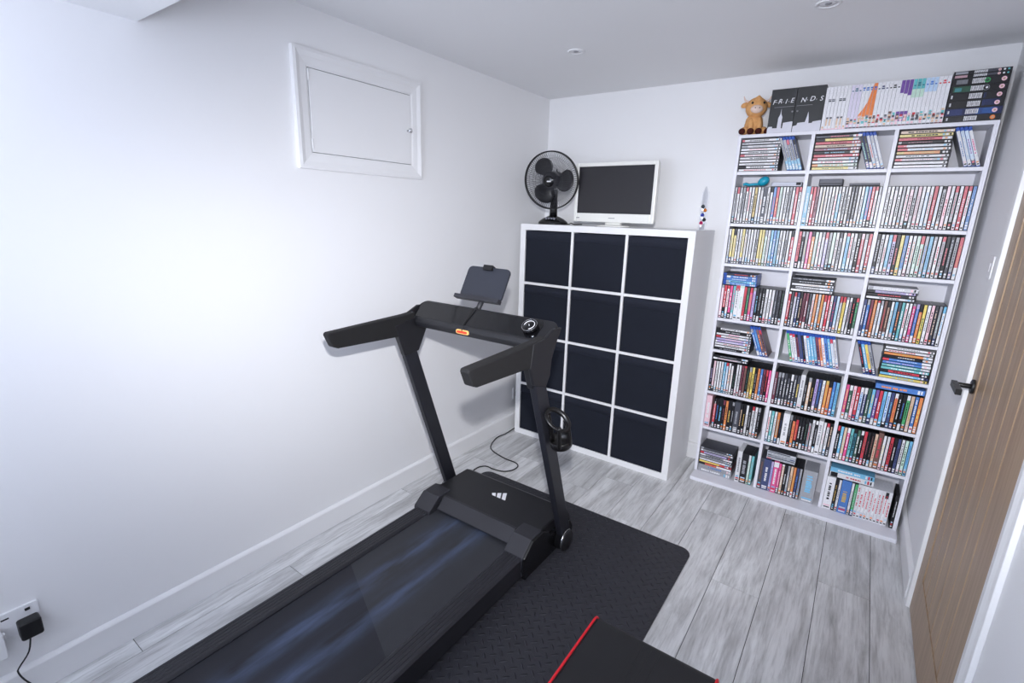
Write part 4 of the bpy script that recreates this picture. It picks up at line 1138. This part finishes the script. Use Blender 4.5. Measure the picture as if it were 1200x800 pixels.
    def slab(u0, u1, v0, v1, d0, d1, mt, nm, bev=0.002):
        b = MB(); q = [(u, v, d) for d in (d0, d1) for v in (v0, v1) for u in (u0, u1)]
        b.v += [tri(*p) for p in q]
        for f in ((0, 2, 3, 1), (4, 5, 7, 6), (0, 1, 5, 4), (2, 6, 7, 3), (0, 4, 6, 2), (1, 3, 7, 5)): b.face(list(f), mt)
        return b.build(nm, tb, bevel=bev)
    slab(0.445, 0.695, -0.088, -0.070, 0.004, 0.034, M['blk2'], 'ledge')
    slab(0.545, 0.597, 0.062, 0.086, -0.004, 0.022, M['blk_plain'], 'clip')
    # bottle cage bolted to the door-side upright
    cg = M['cage']; ax = Vector((0, -0.355, 1)).normalized(); c0 = Vector((1.068, -1.552, 0.70)); sidev = Vector((1, 0, 0)); fw = ax.cross(sidev).normalized()
    def cp(ang, rad, t): return c0 + sidev * rad * math.cos(ang) + fw * rad * math.sin(ang) + ax * t
    b = MB()
    b.tube([cp(PI, 0.041, -0.07 + i * 0.02) for i in range(8)], 0.010, cg, 8)
    cage = put(b, 'bottle_cage')
    b = MB(); b.tube([cp(2 * PI * i / 36, 0.040, 0.052 + 0.032 * math.cos(2 * PI * i / 36 - PI)) for i in range(36)], 0.0062, cg, 8, closed=True, flat=1.7); b.build('neck_ring', cage)
    am = Matrix.Translation(c0) @ ax.to_track_quat('Z', 'Y').to_matrix().to_4x4()
    b = MB(); b.lathe([(0.0, -0.080), (0.040, -0.080), (0.0455, -0.074), (0.046, -0.045), (0.042, -0.042), (0.042, -0.070), (0.0, -0.072)], cg, 32, am); b.build('base_cup', cage)
    for an in (-1.2, -0.1, 1.1):
        b = MB(); b.tube(smooth_path([cp(an, 0.042, -0.06), cp(an + .12, 0.044, -0.02), cp(an + .3, 0.041, 0.02 if an > -1 else 0.045)]), 0.0085, cg, 8); b.build('arm', cage)
M['tablet_black'] = mat('slate_plastic', rgb(44, 47, 57), 0.5, var=0.05, bump=0.1, bscale=400)
M['upright'] = mat('dark_painted_steel', rgb(29, 30, 37), 0.45, var=0.05)
M['blk_gloss_side'] = mat('satin_black_side', rgb(20, 20, 23), 0.25, var=0.05)
M['cage'] = mat('dark_bronze_black', rgb(18, 17, 18), 0.3, var=0.08)
build_treadmill()

# ------------------------------------------------------------------ MAT, BENCH
def build_mat_bench():
    b = MB(); b.prism(rrect(0.275, 1.512, -3.3, -0.99, 0.05, 8), 'z', 0.0005, 0.008, M['mat'])
    o = b.build('exercise_mat', bevel=0.002)
    tag(o, 'black tread-plate rubber mat under the treadmill and bench', 'mat')
    t = thing('workout_bench', 'black padded workout bench with red piping in front of the door', 'bench', (1.668, -2.5, 0))
    x0, x1, ye, yn, zt = -0.160, 0.160, 0.44, -0.50, 0.452
    # pad with a rounded far end
    pr = [(yn, zt - 0.065), (yn, zt - 0.012), (yn + 0.012, zt)]
    for i in range(7):
        a = PI / 2 * i / 6; pr.append((ye - 0.03 + 0.03 * math.sin(a), zt - 0.03 + 0.03 * math.cos(a)))
    pr += [(ye, zt - 0.055), (ye - 0.01, zt - 0.065)]
    pad = MB().prism(pr, 'x', x0, x1, M['vinyl'], smooth=False).build('pad', t, bevel=0.008, seg=3)
    for x in (x0 - 0.001, x1 + 0.001):
        pts = [(x, p[0], p[1] + 0.001) for p in pr[2:]]
        MB().tube(pts, 0.0032, M['piping'], 10).build('piping', pad)['label'] = 'red piping'
    b = MB()
    for x in (-0.030, -0.008, 0.014): b.box(x, x + 0.011, yn + 0.02, ye - 0.03, zt - 0.001, zt + 0.0008, M['vinyl2'])
    b.build('stripes', pad)
    st = M['blk']
    MB().box(-0.03, 0.03, yn + 0.05, ye - 0.08, zt - 0.115, zt - 0.066, st).build('spine_tube', t, bevel=0.004)
    for y in (yn + 0.1, ye - 0.14):
        MB().box(-0.025, 0.025, y - 0.025, y + 0.025, 0.05, zt - 0.115, st).build('leg', t, bevel=0.004)
        MB().box(-0.17, 0.17, y - 0.025, y + 0.025, 0.0085, 0.05, st).build('foot_bar', t, bevel=0.004)
build_mat_bench()

# ------------------------------------------------------------------ CAMERA AND LIGHT
Rw = [(0.8151604628868355, 0.5785402060059487, 0.02836634944286058), (-0.16736651227823812, 0.18836986279343532, 0.9677320111265312), (0.5545285117231921, -0.7936044511126288, 0.25037992104057544)]
cd = bpy.data.cameras.new('camera'); co = bpy.data.objects.new('camera', cd); COL.objects.link(co)
mx = Matrix((Rw[0], Rw[1], Rw[2])).transposed().to_4x4(); mx.translation = CAM
co.matrix_world = mx
cd.sensor_width = 36; cd.lens = 581.2854 / 1200 * 36; cd.clip_start = 0.05
SC.camera = co

def light(name, kind, loc, energy, col, **kw):
    l = bpy.data.lights.new(name, kind); l.energy = energy; l.color = col
    for k_, v in kw.items(): setattr(l, k_, v)
    o = bpy.data.objects.new(name, l); COL.objects.link(o); o.location = loc
    return o
# the flashgun of the photograph, a hand's breadth above the camera
fl = light('flash', 'SPOT', (1.905, -3.10, 1.735), 196, (0.975, 0.975, 1.0), spot_size=math.radians(125), spot_blend=1.0, shadow_soft_size=0.026)
fl.rotation_euler = (mx.to_quaternion() @ Quaternion((0, 1, 0), math.radians(-10)) @ Quaternion((1, 0, 0), math.radians(-4))).to_euler(); fl.scale = (1.0, 0.5, 1.0)
# daylight through the window behind the camera
wl = light('window_daylight', 'AREA', (1.125, YN + 0.03, 1.475), 45, (0.76, 0.83, 1.0), shape='RECTANGLE', size=1.6, size_y=1.0)
wl.rotation_euler = (PI / 2 + math.radians(32), 0, 0)

w = bpy.data.worlds.new('world'); SC.world = w; w.use_nodes = True
bg = w.node_tree.nodes['Background']
sky = w.node_tree.nodes.new('ShaderNodeTexSky'); sky.sky_type = 'HOSEK_WILKIE'; sky.sun_direction = (0.3, -0.5, 0.8)
w.node_tree.links.new(sky.outputs[0], bg.inputs['Color']); bg.inputs['Strength'].default_value = 0.6

vs = SC.view_settings
vs.view_transform = 'Standard'; vs.look = 'None'; vs.exposure = 0.0; vs.gamma = 1.0; vs.use_curve_mapping = False
